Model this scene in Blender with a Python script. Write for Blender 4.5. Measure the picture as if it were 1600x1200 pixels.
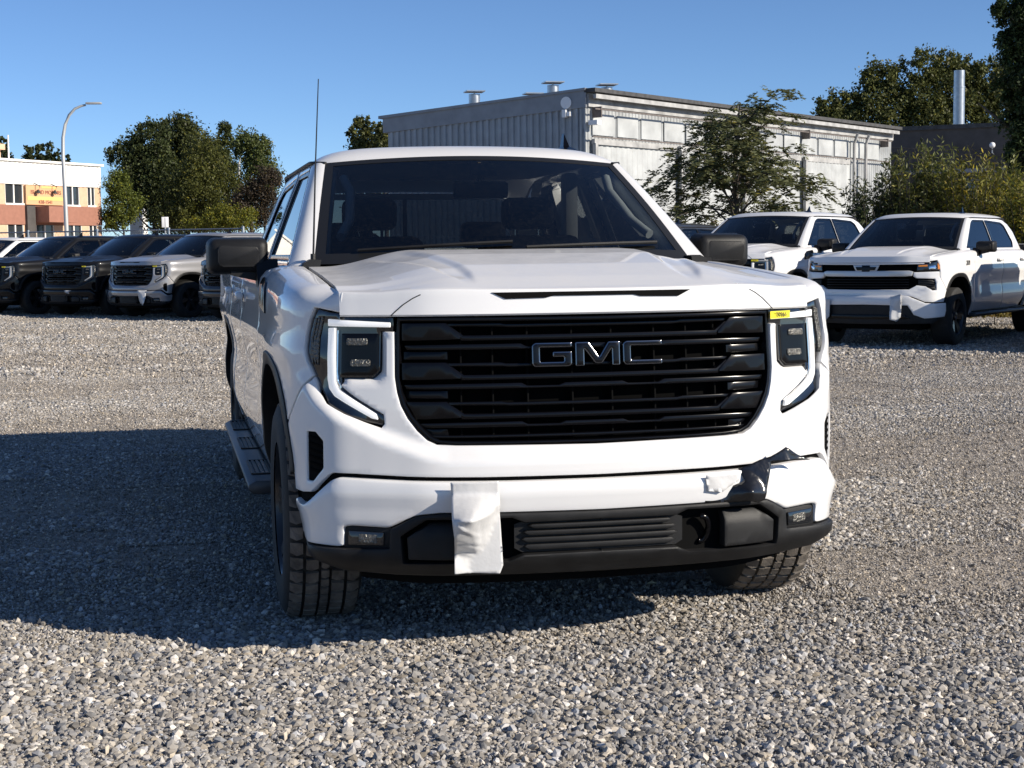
import bpy, bmesh, math, random
import numpy as np
from mathutils import Vector, Matrix, geometry
R = math.radians
random.seed(7); rng = np.random.default_rng(7)
scene = bpy.context.scene
for o in list(bpy.data.objects): bpy.data.objects.remove(o)

# ------------------------------------------------------------------ camera, sky, sun, exposure
F_PX, CAM, YAW, PIT, ROL = 2453.4, Vector((-1.405, -4.957, 1.361)), R(12.48), R(4.83), R(-0.64)
fw = Vector((math.sin(YAW)*math.cos(PIT), math.cos(YAW)*math.cos(PIT), -math.sin(PIT)))
r0 = Vector((math.cos(YAW), -math.sin(YAW), 0)); d0 = fw.cross(r0)
cx_ = r0*math.cos(ROL) - d0*math.sin(ROL); cy_ = -(r0*math.sin(ROL) + d0*math.cos(ROL))
cam = bpy.data.cameras.new('camera'); cam.sensor_width = 36; cam.lens = F_PX*36/1600; cam.clip_start = .05; cam.clip_end = 4000
cam_o = bpy.data.objects.new('camera', cam); scene.collection.objects.link(cam_o)
cam_o.matrix_world = Matrix(((cx_.x, cy_.x, -fw.x, CAM.x), (cx_.y, cy_.y, -fw.y, CAM.y), (cx_.z, cy_.z, -fw.z, CAM.z), (0, 0, 0, 1)))
scene.camera = cam_o
SUN = Vector((1.62, -1.22, 1.0)).normalized()
world = bpy.data.worlds.new('World'); scene.world = world; world.use_nodes = True
wn = world.node_tree; bg = wn.nodes['Background']; sky = wn.nodes.new('ShaderNodeTexSky')
sky.sky_type = 'NISHITA'; sky.sun_disc = False; sky.sun_elevation = math.asin(SUN.z); sky.sun_rotation = math.atan2(SUN.x, SUN.y)
sky.air_density = 0.6; sky.dust_density = 0.0; sky.ozone_density = 5.5
wn.links.new(sky.outputs[0], bg.inputs[0]); bg.inputs[1].default_value = 0.098
sl = bpy.data.lights.new('sun', 'SUN'); sl.energy = 5.0; sl.angle = R(.53); sl.color = (1, .91, .78)
so = bpy.data.objects.new('sun', sl); scene.collection.objects.link(so); so.location = SUN*60
so.rotation_euler = SUN.to_track_quat('Z', 'Y').to_euler()
vs = scene.view_settings; vs.view_transform = 'Standard'; vs.look = 'None'; vs.exposure = 0.42; vs.gamma = 1; vs.use_curve_mapping = False
scene.cycles.max_bounces = 6; scene.cycles.diffuse_bounces = 3; scene.cycles.transparent_max_bounces = 12; scene.cycles.use_denoising = True

# ------------------------------------------------------------------ materials
MATS = {}
def nt(name):
    m = bpy.data.materials.new(name); m.use_nodes = True; MATS[name] = m
    return m, m.node_tree, m.node_tree.nodes['Principled BSDF']
def mat(name, col, rough=.5, metal=0., coat=0., spec=.5, var=0., vscale=30., bump=0., bscale=200., detail=3.):
    m, t, b = nt(name)
    b.inputs['Base Color'].default_value = (*col, 1); b.inputs['Roughness'].default_value = rough
    b.inputs['Metallic'].default_value = metal; b.inputs['Coat Weight'].default_value = coat; b.inputs['Coat Roughness'].default_value = .03
    b.inputs['Specular IOR Level'].default_value = spec
    if var or bump:
        tc = t.nodes.new('ShaderNodeTexCoord')
    if var:
        n = t.nodes.new('ShaderNodeTexNoise'); n.inputs['Scale'].default_value = vscale; n.inputs['Detail'].default_value = detail
        t.links.new(tc.outputs['Object'], n.inputs['Vector'])
        r = t.nodes.new('ShaderNodeValToRGB'); r.color_ramp.elements[0].position = .3; r.color_ramp.elements[1].position = .7
        r.color_ramp.elements[0].color = (*[c*(1-var) for c in col], 1); r.color_ramp.elements[1].color = (*[min(1, c*(1+var)) for c in col], 1)
        t.links.new(n.outputs['Fac'], r.inputs[0]); t.links.new(r.outputs[0], b.inputs['Base Color'])
    if bump:
        n2 = t.nodes.new('ShaderNodeTexNoise'); n2.inputs['Scale'].default_value = bscale; t.links.new(tc.outputs['Object'], n2.inputs['Vector'])
        bp = t.nodes.new('ShaderNodeBump'); bp.inputs['Strength'].default_value = bump; bp.inputs['Distance'].default_value = .01
        t.links.new(n2.outputs['Fac'], bp.inputs['Height']); t.links.new(bp.outputs[0], b.inputs['Normal'])
    return m
def paint(name, col, dust=.14, dustcol=(.42, .38, .33), rough=.35, coat=1.0):
    """clear-coated body paint with a thin uneven film of dust on faces that look up"""
    m, t, b = nt(name); N = t.nodes; L = t.links
    tc = N.new('ShaderNodeTexCoord'); g = N.new('ShaderNodeNewGeometry'); sp = N.new('ShaderNodeSeparateXYZ'); L.new(g.outputs['Normal'], sp.inputs[0])
    n = N.new('ShaderNodeTexNoise'); n.inputs['Scale'].default_value = 9; n.inputs['Detail'].default_value = 8; n.inputs['Roughness'].default_value = .7
    L.new(tc.outputs['Object'], n.inputs['Vector'])
    mr = N.new('ShaderNodeMapRange'); mr.inputs['From Min'].default_value = .25; mr.inputs['From Max'].default_value = 1.0; L.new(sp.outputs['Z'], mr.inputs['Value'])
    mu = N.new('ShaderNodeMath'); mu.operation = 'MULTIPLY'; L.new(mr.outputs[0], mu.inputs[0]); L.new(n.outputs['Fac'], mu.inputs[1])
    m2 = N.new('ShaderNodeMath'); m2.operation = 'MULTIPLY_ADD'; L.new(mu.outputs[0], m2.inputs[0]); m2.inputs[1].default_value = dust*2; m2.inputs[2].default_value = dust*.04
    mx = N.new('ShaderNodeMix'); mx.data_type = 'RGBA'; L.new(m2.outputs[0], mx.inputs[0]); mx.inputs[6].default_value = (*col, 1); mx.inputs[7].default_value = (*dustcol, 1)
    L.new(mx.outputs[2], b.inputs['Base Color']); b.inputs['Roughness'].default_value = rough; b.inputs['Specular IOR Level'].default_value = .12
    iv = N.new('ShaderNodeMath'); iv.operation = 'MULTIPLY_ADD'; L.new(m2.outputs[0], iv.inputs[0]); iv.inputs[1].default_value = -2.6; iv.inputs[2].default_value = coat; iv.use_clamp = True
    L.new(iv.outputs[0], b.inputs['Coat Weight']); b.inputs['Coat Roughness'].default_value = .02
    return m
paint('white_paint', (.77, .77, .77), .2); paint('black_paint', (.006, .0065, .008), .01, coat=.35); paint('silver_paint', (.30, .30, .31), .12); paint('grey_paint', (.03, .033, .04), .04, coat=.8); mat('optic_dim', (.35, .36, .37), .2, coat=.5)
MATS['silver_paint'].node_tree.nodes['Principled BSDF'].inputs['Metallic'].default_value = .35
mat('gloss_black', (.003, .003, .004), .2, spec=.28)
mat('black_plastic', (.012, .012, .0125), .5, spec=.3, var=.25, vscale=14, bump=.12, bscale=900)
mat('void_black', (.004, .004, .004), .9, spec=.1)
mat('mesh_black', (.002, .002, .002), .8, spec=.05)
mat('dark_chrome', (.22, .23, .26), .12, metal=1)
mat('chrome', (.75, .76, .78), .06, metal=1)
mat('white_optic', (.86, .86, .86), .18, coat=.5); _b = MATS['white_optic'].node_tree.nodes['Principled BSDF']; _b.inputs['Emission Color'].default_value = (1, .98, .94, 1); _b.inputs['Emission Strength'].default_value = .28
mat('lens_dark', (.010, .011, .013), .05, coat=1)
mat('amber', (.75, .25, .02), .15, coat=.8)
mat('reflector', (.16, .155, .14), .3, metal=.6, bump=1., bscale=120)
mat('rubber', (.016, .0155, .015), .75, var=.3, vscale=25, bump=.2, bscale=300)
mat('tread_rubber', (.15, .13, .11), .85, var=.45, vscale=18, detail=6, bump=.3, bscale=200)
mat('rim_black', (.02, .02, .022), .3, coat=.3)
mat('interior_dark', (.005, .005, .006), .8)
mat('interior_grey', (.70, .73, .72), .7)
mat('mirror_glass', (.5, .52, .55), .03, metal=1)
mat('film_white', (.58, .58, .58), .28, bump=.15, bscale=40)
mat('film_black', (.01, .01, .011), .22, coat=.3, bump=.3, bscale=30)
mat('sticker_yellow', (.85, .72, .02), .5)
mat('ink', (.03, .03, .03), .7)
mat('aluminium', (.09, .094, .10), .5, metal=.7)
mat('seal_black', (.01, .01, .01), .5)
def glass(name, tint, refl=1.0, dirt=0.0):
    m, t, b = nt(name); N = t.nodes; L = t.links; N.remove(b); out = N['Material Output']
    tr = N.new('ShaderNodeBsdfTransparent'); tr.inputs[0].default_value = (*tint, 1)
    gl = N.new('ShaderNodeBsdfGlossy'); gl.inputs['Roughness'].default_value = .01; gl.inputs[0].default_value = (refl, refl, refl, 1)
    fr = N.new('ShaderNodeFresnel'); fr.inputs[0].default_value = 1.5; mx = N.new('ShaderNodeMixShader')
    L.new(fr.outputs[0], mx.inputs[0]); L.new(tr.outputs[0], mx.inputs[1]); L.new(gl.outputs[0], mx.inputs[2]); last = mx
    if dirt:
        tc = N.new('ShaderNodeTexCoord'); mp = N.new('ShaderNodeMapping'); mp.inputs['Scale'].default_value = (1, .2, .3); L.new(tc.outputs['Object'], mp.inputs[0])
        n = N.new('ShaderNodeTexNoise'); n.inputs['Scale'].default_value = 190; n.inputs['Detail'].default_value = 2; n.inputs['Distortion'].default_value = 2.0; L.new(mp.outputs[0], n.inputs['Vector'])
        mr = N.new('ShaderNodeMapRange'); mr.inputs['From Min'].default_value = .5; mr.inputs['From Max'].default_value = .75; mr.inputs['To Max'].default_value = dirt; L.new(n.outputs['Fac'], mr.inputs['Value'])
        df = N.new('ShaderNodeBsdfDiffuse'); df.inputs[0].default_value = (.28, .27, .25, 1); m2 = N.new('ShaderNodeMixShader')
        L.new(mr.outputs[0], m2.inputs[0]); L.new(mx.outputs[0], m2.inputs[1]); L.new(df.outputs[0], m2.inputs[2]); last = m2
    L.new(last.outputs[0], out.inputs[0]); return m
glass('windshield_glass', (.42, .445, .45), dirt=.035); glass('side_glass', (.10, .105, .11)); glass('lens_clear', (.92, .92, .93))

# ------------------------------------------------------------------ mesh helpers
def link(o): scene.collection.objects.link(o); return o
def mk(name, V, Fc, m, parent=None, smooth=35):
    me = bpy.data.meshes.new(name); me.from_pydata([tuple(map(float, v)) for v in V], [], [tuple(map(int, f)) for f in Fc])
    me.materials.append(MATS[m] if isinstance(m, str) else m)
    if smooth:
        me.shade_smooth()
        if smooth < 180: me.set_sharp_from_angle(angle=R(smooth))
    o = link(bpy.data.objects.new(name, me)); o.parent = parent
    return o
def bm_obj(name, bm, m, parent=None, smooth=35):
    bmesh.ops.recalc_face_normals(bm, faces=bm.faces)
    me = bpy.data.meshes.new(name); bm.to_mesh(me); bm.free(); me.materials.append(MATS[m] if isinstance(m, str) else m)
    if smooth: me.shade_smooth(); me.set_sharp_from_angle(angle=R(smooth))
    o = link(bpy.data.objects.new(name, me)); o.parent = parent; return o
def empty(name, loc=(0, 0, 0), rz=0):
    o = link(bpy.data.objects.new(name, None)); o.location = loc; o.rotation_euler = (0, 0, rz); o.empty_display_size = .3; return o
def tag(o, label=None, cat=None, group=None, kind=None):
    if label: o['label'] = label
    if cat: o['category'] = cat
    if group: o['group'] = group
    if kind: o['kind'] = kind
    return o
def bbox(bm, lo, hi, bev=0., seg=2, rot=None, cen=None, taper=None):
    r = bmesh.ops.create_cube(bm, size=1); vs_ = r['verts']
    lo = Vector(lo); hi = Vector(hi); s = hi-lo
    for v in vs_:
        c = Vector((v.co.x*s.x, v.co.y*s.y, v.co.z*s.z))
        if taper: c = taper(c, s)
        v.co = c
    if bev:
        es = list({e for v in vs_ for e in v.link_edges}); rr = bmesh.ops.bevel(bm, geom=es, offset=bev, segments=seg, profile=.5, affect='EDGES', clamp_overlap=True)
        vs_ = list({v for f in rr['faces'] for v in f.verts} | {v for v in vs_ if v.is_valid})
    mid = (lo+hi)/2
    for v in vs_:
        if rot: v.co = rot @ v.co
        v.co += mid
    return vs_
def box(name, lo, hi, m, parent=None, bev=0., seg=2, rot=None, taper=None):
    bm = bmesh.new(); bbox(bm, lo, hi, bev, seg, rot, None, taper); return bm_obj(name, bm, m, parent)
def tube_geo(path, rad, n=8, closed=False, cap=True):
    P = [Vector(p) for p in path]; V = []; Fc = []
    rad = rad if isinstance(rad, (list, tuple)) else [rad]*len(P)
    up = Vector((0, 0, 1))
    for i, p in enumerate(P):
        a = P[i-1] if i else (P[-1] if closed else P[0]); b = P[i+1] if i+1 < len(P) else (P[0] if closed else P[-1])
        t = (b-a).normalized(); u = up if abs(t.z) < .95 else Vector((0, 1, 0))
        x = t.cross(u).normalized(); y = x.cross(t)
        for k in range(n):
            A = 2*math.pi*k/n; V.append(p + x*math.cos(A)*rad[i] + y*math.sin(A)*rad[i])
    m_ = len(P)
    for i in range(m_ if closed else m_-1):
        for k in range(n):
            a = i*n+k; b = i*n+(k+1) % n; c = ((i+1) % m_)*n+(k+1) % n; d = ((i+1) % m_)*n+k; Fc.append((a, b, c, d))
    if cap and not closed: Fc.append(tuple(range(n-1, -1, -1))); Fc.append(tuple((m_-1)*n+k for k in range(n)))
    return V, Fc
def tube(name, path, rad, m, parent=None, n=8, closed=False): V, Fc = tube_geo(path, rad, n, closed); return mk(name, V, Fc, m, parent, 50)
def join_geo(parts):
    V = []; Fc = []
    for v, f in parts:
        b = len(V); V += list(v); Fc += [tuple(i+b for i in q) for q in f]
    return V, Fc
def lathe_x(prof, n, cx=0., cy=0., cz=0.):
    """profile [(x, r)] turned about an axis along x"""
    V = []; Fc = []
    for x, r in prof:
        for k in range(n):
            a = 2*math.pi*k/n; V.append((cx+x, cy+r*math.cos(a), cz+r*math.sin(a)))
    for i in range(len(prof)-1):
        for k in range(n): Fc.append((i*n+k, i*n+(k+1) % n, (i+1)*n+(k+1) % n, (i+1)*n+k))
    return V, Fc
def grid_geo(P):
    """P[i][j] points -> quads"""
    n, m_ = len(P), len(P[0]); V = [p for r in P for p in r]; Fc = []
    for i in range(n-1):
        for j in range(m_-1): Fc.append((i*m_+j, i*m_+j+1, (i+1)*m_+j+1, (i+1)*m_+j))
    return V, Fc
def prism_geo(poly, lo, hi, axis='z'):
    """2D polygon extruded along an axis (coordinates in cyclic order)"""
    n = len(poly)
    def P(a, b, c): return {'z': (a, b, c), 'y': (a, c, b), 'x': (c, a, b)}[axis]
    V = [P(a, b, lo) for a, b in poly]+[P(a, b, hi) for a, b in poly]
    Fc = [tuple(range(n))[::-1], tuple(range(n, 2*n))]+[(i, (i+1) % n, n+(i+1) % n, n+i) for i in range(n)]
    return V, Fc
def prism(name, poly, lo, hi, m, parent=None, axis='z', bev=0.):
    V, Fc = prism_geo(poly, lo, hi, axis); bm = bmesh.new(); vs_ = [bm.verts.new(v) for v in V]
    for f in Fc: bm.faces.new([vs_[i] for i in f])
    if bev: bmesh.ops.bevel(bm, geom=list(bm.edges), offset=bev, segments=2, profile=.5, affect='EDGES')
    return bm_obj(name, bm, m, parent)

# ------------------------------------------------------------------ the body wrap: plan curve of the truck unrolled to (u, v)
KP = [(0,.085),(.2,.09),(.4,.106),(.55,.135),(.66,.178),(.76,.222),(.84,.262),(.90,.315),(.945,.375),(.975,.44),(.997,.54),(1.008,.66),(1.013,.8),(1.015,1.0),(1.02,2.0),(1.025,3.0),(1.025,5.0),(1.02,5.95)]
def catmull(P, n=24):
    P = np.array(P, float); Q = np.vstack([[-P[1][0], P[1][1]], P, 2*P[-1]-P[-2]]); out = []
    for i in range(1, len(Q)-2):
        p0, p1, p2, p3 = Q[i-1:i+3]; dd = lambda a, b: max(np.linalg.norm(a-b)**.5, 1e-6)
        t1 = dd(p0, p1); t2 = t1+dd(p1, p2); t3 = t2+dd(p2, p3)
        for t in np.linspace(t1, t2, n, endpoint=False):
            A1 = (t1-t)/t1*p0+t/t1*p1; A2 = (t2-t)/(t2-t1)*p1+(t-t1)/(t2-t1)*p2; A3 = (t3-t)/(t3-t2)*p2+(t-t2)/(t3-t2)*p3
            B1 = (t2-t)/t2*A1+t/t2*A2; B2 = (t3-t)/(t3-t1)*A2+(t-t1)/(t3-t1)*A3
            out.append((t2-t)/(t2-t1)*B1+(t-t1)/(t2-t1)*B2)
    return np.array(out+[P[-1]])
PL = catmull(KP); UL = np.concatenate([[0], np.cumsum(np.linalg.norm(np.diff(PL, axis=0), axis=1))])
def sstep(a, b, x): t = np.clip((np.asarray(x, float)-a)/(b-a), 0, 1); return t*t*(3-2*t)
ZE_Y = [.0, .30, .38, .45, .84, 1.38, 1.6, 1.75, 4.1, 4.25, 6]; ZE_Z = [1.228, 1.232, 1.245, 1.255, 1.281, 1.31, 1.315, 1.305, 1.305, 1.39, 1.39]
def plan(u):
    s = np.sign(u); a = np.abs(u); x = np.interp(a, UL, PL[:, 0]); y = np.interp(a, UL, PL[:, 1])
    e = 4e-3; dx = np.interp(a+e, UL, PL[:, 0])-np.interp(np.maximum(a-e, 0), UL, PL[:, 0]); dy = np.interp(a+e, UL, PL[:, 1])-np.interp(np.maximum(a-e, 0), UL, PL[:, 1])
    l = np.hypot(dx, dy); nx, ny = dy/l, -dx/l
    return s*x, y, s*nx, ny
VR = 1.165; VL = .175
def shoulder(u):      # line under lamps and grille below which the fascia swells forward
    a = np.abs(u); return np.interp(a, [0, .5, .56, .72, .86, .95, 1.05, 1.2], [.712, .712, .722, .775, .845, .90, .99, 1.05])
def base(u, v):
    u = np.asarray(u, float); v = np.asarray(v, float)
    x, y, nx, ny = plan(u); a = np.abs(x); front = np.clip(-ny, 0, 1)
    I = np.maximum(0, (a-.834)/np.maximum(np.abs(nx), .3)); I = np.where(y > .9, (a-.834)*(1-sstep(1.5, 1.72, y))+(.108+.0*a)*sstep(1.5, 1.72, y), I)
    I = np.where(y > 4.15, .03, I); I = np.minimum(I, .2)
    q = np.clip((v-VR)/VL, 0, 1); Zt = np.interp(y, ZE_Y, ZE_Z)
    cq = np.cos(q*math.pi/2)**.72; sq = np.sin(q*math.pi/2)**.72; roll = I*(1-cq); z = np.where(v > VR, VR+(Zt-VR)*sq+np.maximum(v-VR-VL, 0), v)
    frontw = sstep(.35, .75, front); rw = sstep(.80, .862, np.abs(u))
    z = z*rw+v*(1-rw); roll = roll*rw
    d = -roll - frontw*.022*sstep(.78, 1.15, v)
    # swell below the lamps, tuck under the sills, soft crease along the flank
    sh = shoulder(u); d = d + .036*(1-sstep(sh-.045, sh+.008, v))*sstep(1.20, .86, np.abs(u))
    side = sstep(.55, .95, np.abs(nx))
    d = d - side*(.05*sstep(.62, .40, v)*sstep(1.3, 1.9, np.abs(u))) + side*.012*np.exp(-((v-1.02)/.05)**2) - side*.02*np.exp(-((v-.83)/.10)**2)*sstep(1.75, 1.95, y)
    # wheel-arch flare
    for ya in (.95, 4.70):
        rr = np.hypot(y-ya, (v-.42)); d = d + side*.009*np.exp(-((rr-.57)/.08)**2)*sstep(.62, .80, v)
    return x+nx*d, y+ny*d, z
def wrap(u, v, off=0.):
    e = 3e-3; P = np.stack(base(u, v), -1)
    A = np.stack(base(u+e, v), -1)-np.stack(base(u-e, v), -1); B = np.stack(base(u, v+e), -1)-np.stack(base(u, v-e), -1)
    n = np.cross(A, B); n /= np.maximum(np.linalg.norm(n, axis=-1, keepdims=True), 1e-9)
    return P + n*np.asarray(off)[..., None]
def inpoly(P, poly):
    x, y = P[:, 0], P[:, 1]; ins = np.zeros(len(P), bool); n = len(poly)
    for i in range(n):
        x1, y1 = poly[i]; x2, y2 = poly[(i+1) % n]
        if y1 == y2: continue
        c = ((y1 > y) != (y2 > y)) & (x < (x2-x1)*(y-y1)/(y2-y1)+x1); ins ^= c
    return ins
def segdist(P, loops):
    D = np.full(len(P), 1e9)
    for lp in loops:
        A = np.array(lp); B = np.roll(A, -1, 0)
        for a, b in zip(A, B):
            e = b-a; l2 = e@e
            if l2 < 1e-14: continue
            t = np.clip(((P-a)@e)/l2, 0, 1); D = np.minimum(D, np.hypot(*(P-(a+t[:, None]*e)).T))
    return D
def resample(lp, h):
    out = []; n = len(lp)
    for i in range(n):
        a = np.array(lp[i], float); b = np.array(lp[(i+1) % n], float); k = max(1, int(math.ceil(np.linalg.norm(b-a)/h)))
        out += [a+(b-a)*j/k for j in range(k)]
    return out
def rnd(poly, rad, k=4):
    """round the corners of a polygon; rad one number or one per corner"""
    n = len(poly); out = []; rad = rad if isinstance(rad, (list, tuple)) else [rad]*n
    for i in range(n):
        p0, p1, p2 = (np.array(poly[(i+j) % n], float) for j in (-1, 0, 1)); a = p0-p1; b = p2-p1; la, lb = np.linalg.norm(a), np.linalg.norm(b)
        r = min(rad[i], la*.45, lb*.45)
        if r < 1e-4: out.append(tuple(p1)); continue
        s = p1+a/la*r; e = p1+b/lb*r
        for j in range(k+1):
            t = j/k; out.append(tuple((1-t)**2*s+2*t*(1-t)*p1+t*t*e))
    return out
def area2(lp): A = np.array(lp); B = np.roll(A, -1, 0); return float(np.sum(A[:, 0]*B[:, 1]-B[:, 0]*A[:, 1]))/2
def inset_pts(lp, d):
    A = np.array(lp); s = 1 if area2(lp) > 0 else -1
    e1 = A-np.roll(A, 1, 0); e2 = np.roll(A, -1, 0)-A
    n1 = np.stack([-e1[:, 1], e1[:, 0]], 1); n2 = np.stack([-e2[:, 1], e2[:, 0]], 1)
    n1 /= np.maximum(np.linalg.norm(n1, axis=1, keepdims=True), 1e-9); n2 /= np.maximum(np.linalg.norm(n2, axis=1, keepdims=True), 1e-9)
    n = n1+n2; n /= np.maximum(np.linalg.norm(n, axis=1, keepdims=True), .35); return A+n*s*d
def panel_geo(outline, holes=(), surf=None, off=0., r=.006, th=.02, h=.03, depth=None):
    surf = surf or wrap
    loops = [resample(outline, h)]+[resample(q, h) for q in holes]
    pts = [tuple(p) for lp in loops for p in lp]; edges = []; b = 0
    for lp in loops:
        n = len(lp); edges += [(b+i, b+(i+1) % n) for i in range(n)]; b += n
    nb = b; ring = []
    if r:
        for k, lp in enumerate(loops):
            for f in (.3, 1.0): ring += [tuple(p) for p in inset_pts(lp, (r*f if k == 0 else -r*f))]
    A = np.array(loops[0]); lo, hi = A.min(0), A.max(0)
    gx, gy = np.meshgrid(np.arange(lo[0]+h/2, hi[0], h), np.arange(lo[1]+h/2, hi[1], h)); G = np.stack([gx.ravel(), gy.ravel()], 1)
    cand = np.array(ring+[tuple(g) for g in G]) if len(ring)+len(G) else np.zeros((0, 2)); nr = len(ring)
    redges = []
    if len(cand):
        ins = inpoly(cand, loops[0])
        for hl in loops[1:]: ins &= ~inpoly(cand, hl)
        dist = segdist(cand, loops); lim = np.full(len(cand), max(h*.45, r*1.35)); lim[:nr] = r*.22
        keep = ins & (dist > lim); newid = np.cumsum(keep)-1; b2 = 0
        if r:
            for lp in loops:
                n = len(lp)
                for _ in (0, 1):
                    redges += [(nb+int(newid[b2+i]), nb+int(newid[b2+(i+1) % n])) for i in range(n) if keep[b2+i] and keep[b2+(i+1) % n]]; b2 += n
        cand = cand[keep]
    allp = pts+[tuple(c) for c in cand]
    V2, E2, F2, *_ = geometry.delaunay_2d_cdt([Vector(p) for p in allp], edges+redges, [], 0, 1e-6)
    V2 = np.array([(v.x, v.y) for v in V2]); F2 = np.array([f for f in F2 if len(f) == 3])
    C = V2[F2].mean(1); ins = inpoly(C, loops[0])
    for hl in loops[1:]: ins &= ~inpoly(C, hl)
    F2 = F2[ins]
    D = np.full(len(V2), off)
    if r:
        ds = segdist(V2, loops); w = np.clip(r-ds, 0, r); D = D-(r-np.sqrt(np.maximum(r*r-w*w, 0)))
    if depth is not None: D = D+depth(V2[:, 0], V2[:, 1])
    P = surf(V2[:, 0], V2[:, 1], D)
    # orient outward: (u, v) counter-clockwise faces look outward
    tri = V2[F2]; ar = (tri[:, 1, 0]-tri[:, 0, 0])*(tri[:, 2, 1]-tri[:, 0, 1])-(tri[:, 2, 0]-tri[:, 0, 0])*(tri[:, 1, 1]-tri[:, 0, 1])
    F2[ar < 0] = F2[ar < 0][:, ::-1]
    V = [tuple(p) for p in P]; Fc = [tuple(f) for f in F2]
    if th:
        cnt = {}
        for f in F2:
            for i in range(3):
                a, b_ = int(f[i]), int(f[(i+1) % 3]); k = (min(a, b_), max(a, b_)); cnt[k] = None if k in cnt else (a, b_)
        bd = [e for e in cnt.values() if e]; idx = {}; ids = sorted({i for e in bd for i in e})
        Q = surf(V2[ids, 0], V2[ids, 1], D[ids]-th)
        for i, q in zip(ids, Q): idx[i] = len(V); V.append(tuple(q))
        Fc += [(a, idx[a], idx[b_], b_) for a, b_ in bd]
    return V, Fc
def flipx(V, Fc): return [(-v[0], v[1], v[2]) for v in V], [tuple(reversed(f)) for f in Fc]
def panel(name, outline, m, parent, holes=(), both=True, smooth=40, **k):
    V, Fc = panel_geo(outline, holes, **k); o = [mk(name, V, Fc, m, parent, smooth)]
    if both: V2, F2 = flipx(V, Fc); o.append(mk(name, V2, F2, m, parent, smooth))
    return o
def sym(half):
    """half outline given from the centre line outwards and back (u >= 0) -> closed symmetric outline, counter-clockwise"""
    lp = [(-a, b) for a, b in reversed(half) if a > 1e-6]+list(half); return lp if area2(lp) > 0 else lp[::-1]
def ccw(p): return p if area2(p) > 0 else p[::-1]

# ------------------------------------------------------------------ pickup truck builder (front at y = 0, nose towards -y)
def arch_pts(uc, zc, hw, hh, e=2.6, a0=0., a1=180., n=26):
    out = []
    for i in range(n+1):
        a = R(a0+(a1-a0)*i/n); c, s = math.cos(a), math.sin(a)
        out.append((uc+hw*math.copysign(abs(c)**(2/e), c), zc+hh*abs(s)**(2/e)*(1 if s >= 0 else -1)))
    return out
UF = lambda y: float(np.interp(y, PL[:, 1], UL))            # side position -> unrolled u
UX = lambda x: np.interp(np.abs(x), PL[:260, 0], UL[:260])
GRI = [(0,.722),(.30,.724),(.476,.727),(.538,.731),(.569,.745),(.60,.775),(.632,.815),(.655,.855),(.668,.90),(.676,.95),(.676,1.097),(.673,1.146),(0,1.142)]
HLL = [(.686,1.147),(.80,1.152),(.851,1.158),(.926,1.164),(.983,1.173),(1.005,1.135),(1.018,1.09),(1.019,1.05),(1.008,1.0),(.984,.95),(.955,.908),(.912,.868),(.849,.835),(.778,.806),(.724,.787),(.72,.8),(.722,.823),(.742,.835),(.804,.871),(.848,.9),(.87,.917),(.872,.947),(.757,.948),(.734,.971),(.731,1.1),(.686,1.1)]
VENT = [(.992,.764),(.949,.765),(.917,.737),(.918,.645),(.964,.598),(.996,.597)]
BOXP = [(.847,.931),(.741,.927),(.707,.959),(.711,1.12)]
def dline(u, v, pts):
    P = np.stack([np.abs(u), v], 1); D = np.full(len(P), 1e9)
    for a, b in zip(pts[:-1], pts[1:]):
        a = np.array(a); b = np.array(b); e = b-a; t = np.clip(((P-a)@e)/(e@e), 0, 1); D = np.minimum(D, np.hypot(*(P-(a+t[:, None]*e)).T))
    return D
def pocket(u, v):
    ins = inpoly(np.stack([np.abs(u), v], 1), BOXP+[(.90, 1.12), (.90, .931)]); d = dline(u, v, BOXP)
    return np.where(ins, -.022*np.clip(d/.022, 0, 1), 0.)
def gz(y, z):   # cab side above the belt
    return .905-(z-1.30)*.385-.03*np.maximum(z-1.62, 0)
def cab_surf(y, z, off=0.): return np.stack([gz(y, z)+off, y, z], -1)     # (y, z) counter-clockwise seen from +x
def wshield(s, t, off=0.):
    s = np.asarray(s, float); t = np.asarray(t, float); q = 1-s*s
    x = s*(.80+(.667-.80)*t); y = 1.44+(2.197-1.44)*t-q*(.20-.08*t); z = 1.305+(1.762-1.305)*t+q*(.008+.018*t)+.016*np.sin(t*math.pi)
    return np.stack([x, y-off*.5, z+off*.85], -1)
HZ_C = ([.10, .15, .3, .5, .82, 1.1, 1.42], [1.234, 1.240, 1.275, 1.315, 1.353, 1.366, 1.374]); HZ_E = ([.25, .33, .4, .84, 1.38], [1.228, 1.236, 1.25, 1.28, 1.308])
def hood_z(x, y):
    a = np.abs(x); c = np.interp(y, *HZ_C); e = np.interp(y, *HZ_E); w = sstep(.93, .50, a/.834)
    z = e+(c-e)*w
    xg = np.interp(y, [.2, .55, .9, 1.4], [.395, .435, .50, .57]); wd = np.interp(y, [.22, .4, .9, 1.4], [.02, .052, .075, .085])
    z = z-.012*sstep(1.15, .45, np.abs(a-xg)/wd)*sstep(.20, .42, y)*sstep(1.3, 1.0, y)
    return z
def text_mesh(body, size, ext=0.002, bev=0.):
    cu = bpy.data.curves.new('t', 'FONT'); cu.body = body; cu.size = size; cu.extrude = ext; cu.align_x = 'CENTER'; cu.align_y = 'CENTER'; cu.bevel_depth = bev
    o = bpy.data.objects.new('t', cu); link(o); bpy.context.view_layer.update()
    me = bpy.data.meshes.new_from_object(o.evaluated_get(bpy.context.evaluated_depsgraph_get())); bpy.data.objects.remove(o); return me
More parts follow.
